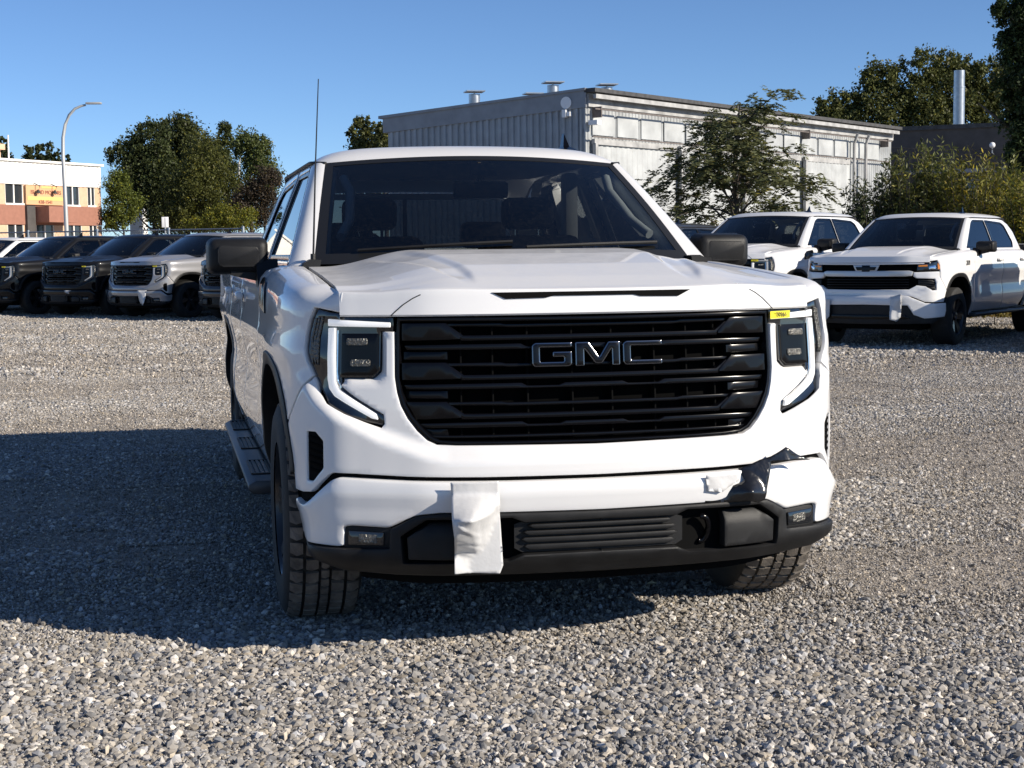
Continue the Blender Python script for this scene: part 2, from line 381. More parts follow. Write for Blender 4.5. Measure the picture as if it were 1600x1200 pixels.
def text_obj(name, body, size, m, parent, loc, xdir, ydir, ext=.001):
    me = text_mesh(body, size, ext); me.materials.clear(); me.materials.append(MATS[m]); o = link(bpy.data.objects.new(name, me)); o.parent = parent
    X = Vector(xdir).normalized(); Z = X.cross(Vector(ydir)).normalized(); Y = Z.cross(X)
    o.matrix_local = Matrix(((X.x, Y.x, Z.x, loc[0]), (X.y, Y.y, Z.y, loc[1]), (X.z, Y.z, Z.z, loc[2]), (0, 0, 0, 1))); return o
LETTER = {
 'G': [(.0,.12),(.06,.0),(.94,.0),(1,.10),(1,.62),(.52,.62),(.52,.40),(.80,.40),(.80,.20),(.20,.20),(.20,.80),(1,.80),(1,1),(.08,1),(0,.90)],
 'M': [(0,0),(.20,0),(.20,.72),(.44,.10),(.60,.10),(.82,.72),(.82,0),(1,0),(1,1),(.74,1),(.53,.36),(.30,1),(0,1)],
 'C': [(0,.12),(.06,0),(1,0),(1,.20),(.20,.20),(.20,.80),(1,.80),(1,1),(.08,1),(0,.90)]}
def wheel(parent, cx, cy, sgn, lod=0):
    """tyre, tread blocks and rim; sgn is the outward side"""
    w = empty_part('wheel', parent); rz = .405
    pr = [(-.135, .25), (-.142, .30), (-.140, .355), (-.128, .385), (-.118, .394), (.118, .394), (.128, .385), (.140, .355), (.142, .30), (.135, .25)]
    V, Fc = lathe_x(pr, 64, cx, cy, rz); mk('tyre', V, Fc, 'rubber', w, 60)
    if lod == 0:
        parts = []; rn = random.Random(3)
        cols = [(-.124, -.080, .012, 44), (-.068, -.024, -.020, 44), (-.014, .014, .0, 60), (.024, .068, .020, 44), (.080, .124, -.012, 44)]
        for xa, xb, sk, n in cols:
            for k in range(n):
                a0 = 2*math.pi*(k+.13+rn.uniform(-.03, .03))/n; a1 = 2*math.pi*(k+.80)/n; V = []
                for r_ in (.391, .4075):
                    for (x_, a_) in ((xa, a0), (xb, a0), (xb, a1), ((xa+xb)/2, a1+.018), (xa, a1)):
                        aa = a_+sk*8*(x_-xa)+.3*sk; rr = r_-(.012 if abs(x_) > .11 and r_ > .4 else 0)
                        V.append((cx+x_*sgn, cy+rr*math.cos(aa), rz+rr*math.sin(aa)))
                Fc = [(4, 3, 2, 1, 0), (5, 6, 7, 8, 9)]+[(i, (i+1) % 5, 5+(i+1) % 5, 5+i) for i in range(5)]
                parts.append((V, Fc))
        V, Fc = join_geo(parts); bm = bmesh.new(); vv = [bm.verts.new(v) for v in V]
        for f in Fc: bm.faces.new([vv[i] for i in f])
        t = bm_obj('tread', bm, 'tread_rubber', w, 30); t['kind'] = 'stuff'
    s = sgn
    V, Fc = lathe_x([(s*.10, .252), (s*.125, .262), (s*.13, .25), (s*.105, .235), (s*.0, .23), (s*-.05, .05)], 48, cx, cy, rz); rim = mk('rim', V, Fc, 'rim_black', w, 40)
    parts = []
    for k in range(6):
        a = 2*math.pi*k/6
        for da in (-.13, .13):
            V = []; 
            for r_, hw, xx in ((.05, .03, .085), (.24, .022, .118)):
                for e in (-1, 1):
                    for dx in (0, -.03):
                        aa = a+da*r_/.24
                        V.append((cx+s*(xx+dx), cy+r_*math.cos(aa)-e*hw*math.sin(aa), rz+r_*math.sin(aa)+e*hw*math.cos(aa)))
            parts.append((V, [(0, 2, 6, 4), (1, 5, 7, 3), (0, 4, 5, 1), (2, 3, 7, 6), (0, 1, 3, 2), (4, 6, 7, 5)]))
    V, Fc = join_geo(parts); mk('spokes', V, Fc, 'rim_black', w, 30)
    V, Fc = lathe_x([(s*.07, .001), (s*.108, .03), (s*.105, .055), (s*.06, .065)], 24, cx, cy, rz); mk('hub_cap', V, Fc, 'rim_black', w, 40)
    return w
def empty_part(name, parent):
    o = link(bpy.data.objects.new(name, None)); o.parent = parent; o.empty_display_size = .1; return o

def sierra_front(T):
    seam = [(0,.617),(.385,.62),(.632,.624),(.816,.631),(.881,.632),(.898,.624),(.967,.567),(.98,.559),(1.025,.554),(1.085,.556)]
    half = seam+[(1.093,.60),(1.118,.68),(1.150,.77),(.985,.945),(.957,.903),(.914,.863),(.850,.830),(.778,.801),(.726,.782),(.716,.794),(.719,.826),(.741,.838),(.804,.874),(.847,.903),(.868,.92),(.870,.945),(.758,.945),(.732,.969),(.729,1.10),(.684,1.10),(.682,.95),(.674,.90),(.661,.855),(.638,.812),(.606,.771),(.572,.74),(.54,.726),(.476,.722),(0,.717)]
    fas = panel('front_fascia', sym(half), 'white_paint', T, holes=[rnd(VENT, .006), [(-a, b) for a, b in rnd(VENT, .006)]], both=False, h=.015, r=.005, th=.03, depth=pocket)[0]
    # corner air slots with little fins
    panel('side_vent', rnd([(1.0,.772),(.945,.773),(.908,.741),(.909,.64),(.96,.588),(1.004,.587)], .004), 'void_black', T, off=-.008, r=.002, th=.005, h=.03)
    for sg in (1, -1):
        for k in range(6):
            z = .625+k*.022; V, Fc = panel_geo([(.925,z),(.985,z+.008),(.985,z+.017),(.925,z+.009)], off=-.004, r=.001, th=.004, h=.03)
            if sg < 0: V, Fc = flipx(V, Fc)
            mk('vent_fin', V, Fc, 'mesh_black', T)
    # headlights
    for sg in (1, -1):
        H = empty_part('headlight', T)
        def pp(name, poly, m, **k):
            V, Fc = panel_geo(ccw(poly), **k)
            if sg < 0: V, Fc = flipx(V, Fc)
            return mk(name, V, Fc, m, H)
        pp('housing', HLL, 'lens_dark', off=-.012, r=.004, th=.05, h=.025)
        pp('daytime_strip', rnd([(.929,1.142),(.697,1.130),(.697,1.114),(.929,1.118)], .003), 'white_optic', off=-.002, r=.003, th=.012, h=.03)
        pp('daytime_strip', rnd([(.927,1.112),(.896,1.113),(.894,.968),(.89,.93),(.874,.905),(.744,.827),(.738,.808),(.76,.812),(.894,.884),(.917,.909),(.925,.942)], .004), 'white_optic', off=.0, r=.004, th=.014, h=.03)
        pp('chrome_edge', [(.889,1.105),(.884,1.105),(.883,.968),(.879,.935),(.866,.915),(.872,.909),(.886,.932),(.889,.968)], 'chrome', off=-.004, r=.001, th=.008, h=.03)
        pp('lamp_box', rnd([(.872,1.094),(.736,1.094),(.738,.972),(.76,.954),(.872,.955)], .006), 'gloss_black', off=-.004, r=.003, th=.01, h=.03)
        for (a, b, c, d) in ((.765,.985,.835,1.008),(.775,1.055,.85,1.078)):
            pp('projector', rnd([(a,b),(c,b),(c,d),(a,d)], .008), 'reflector', off=.0005, r=.002, th=.006, h=.03)
        for k in range(3):
            o_ = .013*k; pp('side_reflector', [(.952+o_,1.150-.2*o_),(.960+o_,1.150-.2*o_),(.979+o_*.9,1.08),(.979+o_*.8,1.02),(.968+o_*.8,.985),(.966+o_*.8,1.02),(.968+o_,1.08)], 'reflector', off=-.006, r=.001, th=.004, h=.02)
    # grille
    G = empty_part('grille', T)
    panel('backing', sym([(a*1.0, b) for a, b in GRI]), 'mesh_black', G, both=False, off=-.075, r=0, th=0, h=.05)
    ring_in = sym([(max(a-.010, 0) if a else 0, b+(.008 if b < .9 else -.012 if b > 1.1 else 0)) for a, b in GRI])
    panel('grille_frame', sym(GRI), 'gloss_black', G, holes=[ring_in], both=False, off=-.004, r=.003, th=.07, h=.025)
    def gp(name, poly, m='gloss_black', off=-.012, th=.04, r=.004):
        panel(name, ccw(poly), m, G, off=off, r=r, th=th, h=.03)
    edge = lambda z: float(np.interp(z, [.722, .731, .745, .775, .815, .855, .90, .95, 1.15], [.48, .53, .562, .592, .624, .647, .660, .666, .666]))
    tiers = [(1.128, 1.065), (.998, .935), (.868, .805)]
    for zt, zb in tiers:
        zm = zt-.026
        # wing block at each end, and the bar that it runs into
        gp('wing_block', [(edge(zt)-.006, zt), (.505, zt), (.455, zt-.045), (.455, zb+.008), (edge(zb)-.006, zb+.004)], off=-.010, r=.003)
        panel('grille_bar', sym([(0, zm-.034), (.452, zm-.034), (.500, zm+.010), (.487, zm+.013), (.445, zm-.016), (0, zm-.016)]), 'gloss_black', G, both=False, off=-.014, r=.004, th=.045, h=.04)
        panel('grille_bar', sym([(0, zt-.006), (.30, zt-.006), (.32, zt-.002), (.50, zt-.002), (.50, zt-.013), (.31, zt-.016), (.29, zt-.018), (0, zt-.018)]), 'gloss_black', G, both=False, off=-.026, r=.003, th=.04, h=.04)
        # lower notch bar with bright corner facets
        panel('grille_bar', sym([(0, zb-.010), (.10, zb-.010), (.12, zb-.018), (.23, zb-.018), (.25, zb-.008), (.47, zb-.008), (.655 if zb > .9 else .60, zb-.010), (.645 if zb > .9 else .59, zb-.026), (0, zb-.027)]), 'gloss_black', G, both=False, off=-.020, r=.003, th=.04, h=.04)
        gp('wing_block', [(edge(zb-.03)-.006, zb-.030), (.50, zb-.030), (.50, zb-.058), (edge(zb-.062)-.006, zb-.058)], off=-.034, r=.003)
    panel('grille_bar', sym([(0, .752), (.48, .753), (.56, .755), (.548, .745), (0, .742)]), 'gloss_black', G, both=False, off=-.02, r=.002, th=.03, h=.04)
    for u in (.07, .225, .345, .455):
        gp('rib', [(u-.003, .73), (u+.003, .73), (u+.003, 1.135), (u-.003, 1.135)], 'void_black', off=-.045, th=.03, r=.001)
    # emblem letters: dark faces with a bright rim
    for ch, ua, ub in (('G', -.217, -.081), ('M', -.069, .086), ('C', .097, .236)):
        L0 = [(ua+a*(ub-ua), .977+b*.080) for a, b in LETTER[ch]]; L0 = ccw(rnd(L0, .004, 2))
        V, Fc = panel_geo(L0, off=.004, r=.002, th=.03, h=.03); rimo = mk('letter_rim', V, Fc, 'chrome_rim', G)
        inn = [tuple(p) for p in inset_pts(resample(L0, .02), .0042)]
        V, Fc = panel_geo(inn, off=.0075, r=.0012, th=.004, h=.03); mk('letter', V, Fc, 'gloss_black', G)
    # painted bumper
    B = empty_part('front_bumper', T)
    bh = [(0,.604),(.29,.605),(.632,.610),(.862,.618),(.882,.608),(.964,.535),(.985,.519),(1.05,.517),(1.100,.528),(1.108,.50),(1.095,.40),(1.013,.384),(.863,.385),(.849,.389),(.847,.454),(.822,.458),(.694,.453),(.634,.482),(.60,.497),(.526,.505),(.33,.503),(0,.50)]
    def bdep(u, v): return -.030*sstep(.97, 1.1, np.abs(u))-.012*sstep(.50, .40, v)+.010*np.exp(-((v-(.565-.05*sstep(.86, .97, np.abs(u))))/.03)**2)
    panel('bumper_skin', rnd(sym(bh), .014), 'white_paint', B, both=False, off=.016, r=.009, th=.05, h=.022, depth=bdep)
    panel('seam_filler', sym([(0,.58),(.9,.58),(1.085,.50),(1.085,.60),(.9,.66),(0,.64)]), 'void_black', B, both=False, off=-.02, r=0, th=0, h=.05)
    # fog lamps
    for sg in (1, -1):
        for nm, poly, m, off in (('fog_bezel', [(.850,.457),(.686,.451),(.690,.380),(.852,.380)], 'black_plastic', -.004), ('fog_lamp', [(.834,.441),(.712,.437),(.714,.392),(.836,.391)], 'lens_dark', .004), ('fog_reflector', [(.80,.431),(.735,.429),(.736,.400),(.80,.400)], 'reflector', .006)):
            V, Fc = panel_geo(ccw(rnd(poly, .006)), off=off, r=.003, th=.04 if nm == 'fog_bezel' else .008, h=.03)
            if sg < 0: V, Fc = flipx(V, Fc)
            mk(nm, V, Fc, m, B)
    # lower black bar: frame with an opening, louvres, hooks, cover plates
    vh = [(0,.499),(.33,.502),(.526,.504),(.598,.496),(.632,.480),(.688,.451),(.692,.386),(.85,.381),(1.0,.380),(1.085,.388),(1.080,.366),(.97,.335),(.86,.300),(.68,.290),(0,.286)]
    op = [(0,.470),(.258,.468),(.30,.485),(.568,.483),(.650,.428),(.645,.336),(.31,.340),(.262,.362),(0,.364)]
    def vdep(u, v): a = np.abs(u); return -.045*sstep(.355, .285, v)-.035*sstep(.66, .70, a)*sstep(.46, .38, v)*0-.055*sstep(.93, 1.09, a)
    panel('lower_valance', sym(vh), 'black_plastic', B, holes=[sym(rnd(op, .004))], both=False, off=.022, r=.007, th=.06, h=.022, depth=vdep)
    panel('recess', sym([(0,.48),(.60,.49),(.66,.43),(.65,.33),(0,.33)]), 'void_black', B, both=False, off=-.035, r=0, th=0, h=.06)
    for k, (zt, zb, hw) in enumerate(((.462,.447,.245),(.440,.424,.262),(.417,.400,.268),(.393,.374,.26))):
        panel('louvre', sym([(0, zb), (hw-.02, zb), (hw, (zt+zb)/2+.002), (hw-.012, zt), (0, zt)]), 'black_plastic', B, both=False, off=.020-.004*k, r=.004, th=.03, h=.04)
    panel('louvre_backing', sym([(0,.366),(.265,.366),(.29,.38),(.29,.46),(.265,.468),(0,.468)]), 'black_plastic', B, both=False, off=-.004, r=0, th=.01, h=.05)
    for sg in (1, -1):
        V, Fc = panel_geo(ccw(rnd([(.435,.474),(.56,.473),(.632,.424),(.628,.350),(.435,.347)], .006)), off=.018, r=.006, th=.03, h=.03, depth=lambda u, v: -.02*sstep(.44, .475, v))
        if sg < 0: V, Fc = flipx(V, Fc)
        mk('cover_plate', V, Fc, 'black_plastic', B)
        c = np.array(wrap(np.array([sg*.365]), np.array([.41]), np.array([0.]))[0])
        tube('tow_hook', [(c[0]+.035*math.cos(a)*.7, c[1]+.02-.012*math.sin(a), c[2]+.045*math.sin(a)) for a in np.linspace(-1.9, 1.9, 14)], .010, 'gloss_black', B, 8)
    panel('air_dam', sym([(0,.300),(.70,.305),(.88,.318),(.86,.25),(.66,.235),(0,.232)]), 'void_black', B, both=False, off=-.16, r=.004, th=.02, h=.04)

def silverado_front(T, paintm):
    seam = [(0,.705),(.60,.71),(.72,.66),(.80,.625),(.95,.615),(1.085,.62)]
    half = seam+[(1.10,.66),(1.150,.77),(1.02,.93),(1.015,1.03),(.66,1.02),(.655,.965),(.70,.94),(.95,.93),(.955,.78),(.90,.775),(.82,.83),(.70,.845),(.60,.79),(0,.785)]
    panel('front_fascia', sym(half), paintm, T, both=False, h=.03, r=.008, th=.03)
    panel('hood_edge_trim', sym([(0,1.146),(.80,1.150),(.80,1.128),(0,1.122)]), paintm, T, both=False, off=-.004, r=.006, th=.03, h=.04)
    G = empty_part('grille', T)
    panel('backing', sym([(0,.78),(.66,.79),(.96,.77),(.97,.94),(1.0,1.16),(0,1.15)]), 'mesh_black', G, both=False, off=-.06, r=0, th=0, h=.05)
    panel('upper_grille_strip', sym([(0,1.118),(.70,1.120),(.70,1.050),(0,1.046)]), 'mesh_black', G, both=False, off=-.03, r=.004, th=.02, h=.05)
    panel('cross_bar', sym([(0,1.040),(.60,1.044),(.655,1.03),(.64,.972),(.55,.965),(0,.962)]), 'silver_bar', G, both=False, off=.004, r=.008, th=.03, h=.035)
    for z in (.93, .895, .86, .825):
        panel('grille_slat', sym([(0,z),(.60,z),(.60,z-.012),(0,z-.012)]), 'gloss_black', G, both=False, off=-.02, r=.003, th=.03, h=.05)
    panel('emblem', sym([(0,1.115),(.055,1.115),(.055,1.095),(.15,1.095),(.125,1.05),(.055,1.05),(.055,1.03),(0,1.03)]), 'gloss_black', G, both=False, off=.008, r=.003, th=.03, h=.03)
    panel('emblem_rim', sym([(0,1.122),(.19,1.12),(.15,1.04),(0,1.035)]), 'silver_bar', G, both=False, off=-.008, r=.003, th=.02, h=.03)
    for sg in (1, -1):
        H = empty_part('headlight', T)
        for nm, poly, m, off in (('housing', [(.71,1.125),(.86,1.140),(.985,1.165),(1.02,1.11),(1.02,1.045),(.70,1.040)], 'lens_dark', -.006), ('turn_strip', [(.72,1.112),(.84,1.120),(.84,1.095),(.72,1.092)], 'amber', .002),
                ('side_marker', [(.99,1.145),(1.018,1.10),(1.016,1.055),(.99,1.06)], 'amber', .002), ('lamp', [(.86,1.10),(.96,1.115),(.96,1.06),(.86,1.055)], 'chrome', .001),
                ('corner_lamp', [(.72,.925),(.94,.915),(.945,.79),(.905,.785),(.83,.84),(.72,.852)], 'black_plastic', -.02)):
            V, Fc = panel_geo(ccw(rnd(poly, .004)), off=off, r=.003, th=.02, h=.03)
            if sg < 0: V, Fc = flipx(V, Fc)
            mk(nm, V, Fc, m, H)
        for k in range(4):
            z = .80+.03*k; V, Fc = panel_geo([(.78,z+.03),(.93,z),(.93,z+.010),(.78,z+.04)] if False else [(.76,z+.02),(.935,z),(.935,z+.009),(.76,z+.029)], off=-.008, r=.001, th=.02, h=.04)
            if sg < 0: V, Fc = flipx(V, Fc)
            mk('fin', V, Fc, 'black_plastic', H)
    B = empty_part('front_bumper', T)
    bh = [(0,.690),(.60,.694),(.72,.645),(.81,.607),(.95,.60),(1.095,.605),(1.10,.50),(1.07,.42),(.80,.40),(.66,.45),(.58,.575),(0,.585)]
    panel('bumper_skin', sym(bh), paintm, B, both=False, off=.030, r=.012, th=.05, h=.03)
    panel('lower_intake', sym([(0,.59),(.59,.58),(.68,.45),(.80,.405),(1.05,.415),(.9,.33),(0,.32)]), 'black_plastic', B, both=False, off=.004, r=.006, th=.05, h=.05)
    panel('skid_bar', sym([(0,.45),(.55,.45),(.62,.40),(0,.39)]), 'gloss_black', B, both=False, off=.03, r=.006, th=.03, h=.05)

def build_truck(name, front='sierra', lod=0, paintm='white_paint', tow_mirrors=False):
    T = empty(name)
    (sierra_front(T) if front == 'sierra' else silverado_front(T, paintm))
    uf, ur = UF(.95), UF(4.70); TOP = VR+VL-.003
    # fender: from the lamp to the door, wheel arch cut out
    arch = arch_pts(uf, .44, .525, .555, 2.7, 0, 180, 30)       # rear foot -> top -> front foot
    arch_f = [p for p in arch if p[0] >= 1.156 or p[1] > .785]
    fen = [(.866,1.163),(.926,1.169),(.985,1.178),(1.010,1.137),(1.023,1.09),(1.024,1.05),(1.013,.998),(.990,.950),(1.156,.776)]
    fen += arch_f[::-1][1:] if arch_f[::-1][0][0] < 1.157 else arch_f[::-1]
    fen += [(uf+.535,.40),(UF(1.612),.40),(UF(1.612),TOP),(1.6,TOP),(1.2,TOP),(1.05,TOP),(.96,TOP),(.90,TOP),(.868,TOP)]
    if front != 'sierra': fen = [(.866,1.163),(.985,1.178),(1.022,1.11),(1.024,1.04)]+[(1.022,.93),(1.156,.776)]+fen[9:]
    panel('fender', ccw(fen), paintm, T, h=.03, r=.004, th=.025)
    # arch mouldings
    def mould(uc, part):
        a = arch_pts(uc, .44, .53, .56, 2.7, 0, 180, 30); b = arch_pts(uc, .44, .478, .508, 2.7, 0, 180, 30); return ccw([(uc+.53, .40)]+a+([(uc-.53, .56)] if part else [(uc-.53, .40)])+([(uc-.478, .56)] if part else [(uc-.478, .40)])+b[::-1]+[(uc+.478, .40)])
    m1 = [(u, v) for u, v in mould(uf, False) if True]
    m1 = [(max(u, 1.09+.0*v), v) for u, v in m1 if v > .55 or u > uf]
    panel('arch_moulding', ccw(m1), 'black_plastic', T, off=.006, r=.006, th=.07, h=.03)
    panel('arch_moulding', mould(ur, False), 'black_plastic', T, off=.004, r=.006, th=.07, h=.03)
    # doors and bed side
    D1 = rnd([(UF(1.620),.45),(UF(2.905),.45),(UF(2.905),TOP),(UF(1.620),TOP)], .02); D2 = rnd([(UF(2.913),.45),(UF(3.80),.45),(UF(4.06),.72),(UF(4.06),TOP),(UF(2.913),TOP)], .02)
    for poly, yh in ((D1, 2.72), (D2, 3.86)):
        o2 = panel('door', ccw(poly), paintm, T, h=.045, r=.004, th=.025)
        for o, sg in zip(o2, (1, -1)):
            c = wrap(np.array([UF(yh)]), np.array([1.165]), np.array([0.]))[0]
            hb = bmesh.new(); bbox(hb, (-.018, -.11, -.018), (.018, .11, .018), .014, 3); ho = bm_obj('handle', hb, paintm, o); ho.location = (sg*(c[0]+.028), c[1], c[2])
            cb = bmesh.new(); bbox(cb, (-.004, -.09, -.03), (.006, .09, .03), .003, 2); co = bm_obj('handle_recess', cb, 'black_plastic' if False else paintm, o); co.location = (sg*(c[0]+.001), c[1], c[2])
    panel('sill', ccw([(UF(1.40),.445),(UF(4.2),.445),(UF(4.2),.36),(UF(1.40),.36)]), 'black_plastic', T, h=.06, off=-.02, r=.008, th=.03)
    bed = [(UF(4.075),.45),(ur-.53,.45)]+arch_pts(ur, .44, .525, .555, 2.7, 180, 0, 30)+[(ur+.53,.45),(UF(5.93),.50),(UF(5.93),TOP),(UF(4.20),TOP),(UF(4.20),TOP-.08),(UF(4.075),TOP-.08)]
    panel('bed_side', ccw(bed), paintm, T, h=.045, r=.005, th=.03)
    box('tailgate', (-.86,5.90,.62), (.86,5.95,1.39), paintm, T, .015)
    box('rear_bumper', (-.98,5.92,.48), (.98,6.05,.66), 'black_plastic', T, .03)
    box('bed_floor', (-.80,4.20,.80), (.80,5.90,.84), 'black_plastic', T)
    for sg in (-1, 1): box('bed_liner', (min(sg*.80,sg*.955),4.2,.80), (max(sg*.80,sg*.955),5.9,1.384), 'black_plastic', T, .01)
    # hood
    xs = np.linspace(-.832, .832, 201); rows = []
    uu = np.array([math.copysign(float(UX(x)), x) for x in xs])
    lip = wrap(uu, np.full(len(xs), 1.153), np.zeros(len(xs))); lip[:, 0] = xs; yF = lip[:, 1]; zc = hood_z(xs, yF+.024)
    rows.append(np.stack([xs, yF+.05, np.full(len(xs), 1.150)], 1)); rows.append(np.stack([xs, yF+.006, np.full(len(xs), 1.150)], 1)); rows.append(np.stack([xs, yF, np.full(len(xs), 1.156)], 1))
    for t in (.3, .6, .8): rows.append(np.stack([xs, yF+.012*t, 1.152+(zc-.012-1.152)*t], 1))
    for t in (0, .5): rows.append(np.stack([xs, yF+.012+.010*t*t, zc-.010+.009*t*(2-t)], 1))
    yr = 1.275+.125*(xs/.834)**2
    for t in np.linspace(0, 1, 90):
        y = (yF+.024)+(yr-(yF+.024))*t; rows.append(np.stack([xs, y, hood_z(xs, y)], 1))
    rows.append(np.stack([xs, yr+.004, hood_z(xs, yr)-.006], 1)); rows.append(np.stack([xs, yr-.01, hood_z(xs, yr)-.03], 1))
    P = np.array(rows); ed = P[:, :1].copy(); ed[:, 0, 2] -= .012; ed2 = P[:, -1:].copy(); ed2[:, 0, 2] -= .012; P = np.concatenate([ed, P, ed2], 1)
    V, Fc = grid_geo([[tuple(p) for p in r] for r in P]); hood = mk('hood', V, Fc, paintm, T, 42)
    hv = [(-.345,1.226),(.345,1.226),(.30,1.2045),(.165,1.2065),(.14,1.2125),(-.14,1.2125),(-.165,1.2065),(-.30,1.2045)]
    # slot in the hood front: black strip laid proud, its colour painting in the recess shade
    def lipsurf(x, z, off=0.):
        u = np.sign(x)*UX(x); p = wrap(u, np.full(len(x), 1.153), np.zeros(len(x))); t = (z-1.152)/(1.226-1.152); return np.stack([x, p[:, 1]+.012*t-np.asarray(off), z], -1)
    if front == 'sierra':
        V, Fc = panel_geo(ccw(hv), surf=lipsurf, off=.004, r=.0, th=.006, h=.03); mk('hood_slot_shade', V, Fc, 'void_black', hood)
        for sg in (1, -1):      # cut line of the front insert
            V, Fc = tube_geo([(sg*x, lipsurf(np.array([sg*x]), np.array([min(z, 1.222)]))[0][1]-.0008+(.02 if z > 1.222 else 0), z) for x, z in ((.672,1.152),(.655,1.168),(.63,1.19),(.60,1.21),(.575,1.222))], .0018, 5); mk('hood_cut_line', V, Fc, 'seal_black', hood)
    # cowl, windscreen, wipers
    S, Tt = np.meshgrid(np.linspace(-1, 1, 41), np.linspace(0, 1, 19))
    W = wshield(S, Tt); V, Fc = grid_geo(W.tolist()); mk('windscreen', V, Fc, 'windshield_glass', T, 180)
    # dark frit border and roof header band
    def ws_panel(nm, poly, m, off=.002, th=.004, holes=()):
        V, Fc = panel_geo(ccw(poly), holes, surf=lambda s, t, o: wshield(s, t, np.asarray(o)), off=off, r=0, th=th, h=.08); return mk(nm, V, Fc, m, T)
    ws_panel('windscreen_border', [(-1.012,-.02),(1.012,-.02),(1.012,1.01),(-1.012,1.01)], 'seal_black', holes=[[(-.955,.10),(.955,.10),(.955,.965),(-.955,.965)]])
    ws_panel('sensor_housing', [(-.09,.80),(.09,.80),(.06,.97),(-.06,.97)], 'seal_black', off=-.004)
    cow = [[(x, 1.27+.13*(x/.834)**2, 1.318+.0*x) for x in np.linspace(-.85, .85, 25)], [(x, 1.46+.04*(x/.834)**2-.14*(1-(x/.834)**2)*0, 1.30) for x in np.linspace(-.87, .87, 25)]]
    V, Fc = grid_geo(cow); mk('cowl', V, Fc, 'black_plastic', T)
    for sg in (1, -1): prism('cowl_corner', [(.79,1.29),(.86,1.29),(.85,1.322),(.82,1.338),(.78,1.335)] if sg > 0 else [(-.78,1.335),(-.82,1.338),(-.85,1.322),(-.86,1.29),(-.79,1.29)], 1.38, 1.49, 'black_plastic', T, 'y')
    if lod == 0:
        for x0, x1 in ((-.62, .0), (.05, .66)):
            pts = [tuple(wshield(np.array(x0/.78+(x1-x0)/.78*k/8), np.array(.10+.045*k/8), .014)) for k in range(9)]; tube('wiper', pts, .008, 'black_plastic', T, 6)
    # A pillars: loft between screen edge and door frame; roof; cab sides
    ts = np.linspace(0, 1, 24)
    We = wshield(np.ones(24)*1.0, ts)
    ys = We[:, 1]+.07; zs = We[:, 2]+.002; E_ = np.stack([gz(ys, zs), ys, zs], 1)
    P = []
    for k in np.linspace(0, 1, 7):
        M_ = We*(1-k)+E_*k; bul = math.sin(k*math.pi)*.018; M_ = M_+np.array([.55, -.75, .35])*bul; P.append(M_)
    V, Fc = grid_geo(np.array(P).tolist())
    for fl in (0, 1):
        v2, f2 = (V, Fc) if not fl else flipx(V, Fc); mk('pillar', v2, [tuple(reversed(f)) for f in f2], paintm, T, 60)
    frame = [(1.512,1.306),(1.90,1.552),(2.267,1.764),(2.40,1.776),(2.6,1.785),(3.3,1.785),(3.80,1.750),(3.98,1.69),(4.11,1.58),(4.20,1.306)]
    wf = rnd([(1.63,1.335),(2.885,1.335),(2.885,1.742),(2.36,1.742),(2.23,1.70)], [.02,.03,.03,.06,.08]); wr = rnd([(2.985,1.335),(3.86,1.335),(3.93,1.42),(3.80,1.67),(3.68,1.715),(2.985,1.742)], .03)
    panel('cab_side', ccw(frame), paintm, T, holes=[ccw(wf), ccw(wr)], surf=cab_surf, r=.006, th=.05, h=.05)
    for nm, w in (('front_side_window', wf), ('rear_side_window', wr)):
        panel(nm, ccw(w), 'side_glass', T, surf=cab_surf, off=-.012, r=0, th=0, h=.1)
        panel('window_seal', ccw(w), 'gloss_black', T, holes=[ccw([tuple(p) for p in inset_pts(w, .022)])], surf=cab_surf, off=-.004, r=.002, th=.012, h=.08)
    panel('pillar_applique', ccw([(2.89,1.335),(2.982,1.335),(2.982,1.742),(2.89,1.742)]), 'gloss_black', T, surf=cab_surf, off=.003, r=.002, th=.006, h=.08)
    # roof: from screen head back to the cab rear
    nr, nx_ = 34, 45; P = []
    for i in range(nr):
        t = (i/(nr-1))**1.6; row = []
        for j in range(nx_):
            s = -1+2*j/(nx_-1); head = wshield(np.array(s), np.array(1.0))
            y = float(head[1])*(1-t)+(4.12+.03*(1-s*s))*t; e = min(1, t/.038); w_ = .667+(.722-.667)*e-.03*max(0, (t-.85)/.15)
            crown = 1.862-.045*(t-.42)**2*2.2
            edge_z = 1.772; zz = edge_z+(crown-edge_z)*(1-abs(s)**9.0)**.9-.018*s*s*(1-abs(s)**9)
            k = min(1, t/.12); hz = float(head[2]); zz = hz*(1-k*(2-k))+zz*(k*(2-k)); zz -= .12*max(0, (t-.86)/.14)**2
            row.append((s*w_, y, zz))
        P.append(row)
    V, Fc = grid_geo(P); mk('roof', V, Fc, paintm, T, 60)
    for sg in (1, -1): tube('roof_moulding', [(sg*(r_[-1][0]+.004), r_[-1][1], r_[-1][2]+.004) for r_ in P], .008, 'seal_black', T, 6)
    # cab rear with its window
    rear = [(-.93,1.20),(.93,1.20),(.90,1.31),(.745,1.60),(.66,1.70),(-.66,1.70),(-.745,1.60),(-.90,1.31)]; rw_ = rnd([(-.62,1.37),(.62,1.37),(.58,1.665),(-.58,1.665)], .05)
    rs = lambda x, z, off: np.stack([x, 4.185-(z-1.30)*.11+np.asarray(off)+0*x, z], -1)
    V, Fc = panel_geo(ccw(rear), [ccw(rw_)], surf=rs, r=.0, th=.03, h=.12); mk('cab_back', V, [tuple(reversed(f)) for f in Fc], paintm, T)
    V, Fc = panel_geo(ccw(rw_), surf=rs, r=0, th=0, h=.3); mk('rear_window', V, Fc, 'rear_glass', T)
    for x in (-.02,): box('rear_window_bar', (x-.012,4.13,1.37), (x+.012,4.165,1.665), 'seal_black', T)
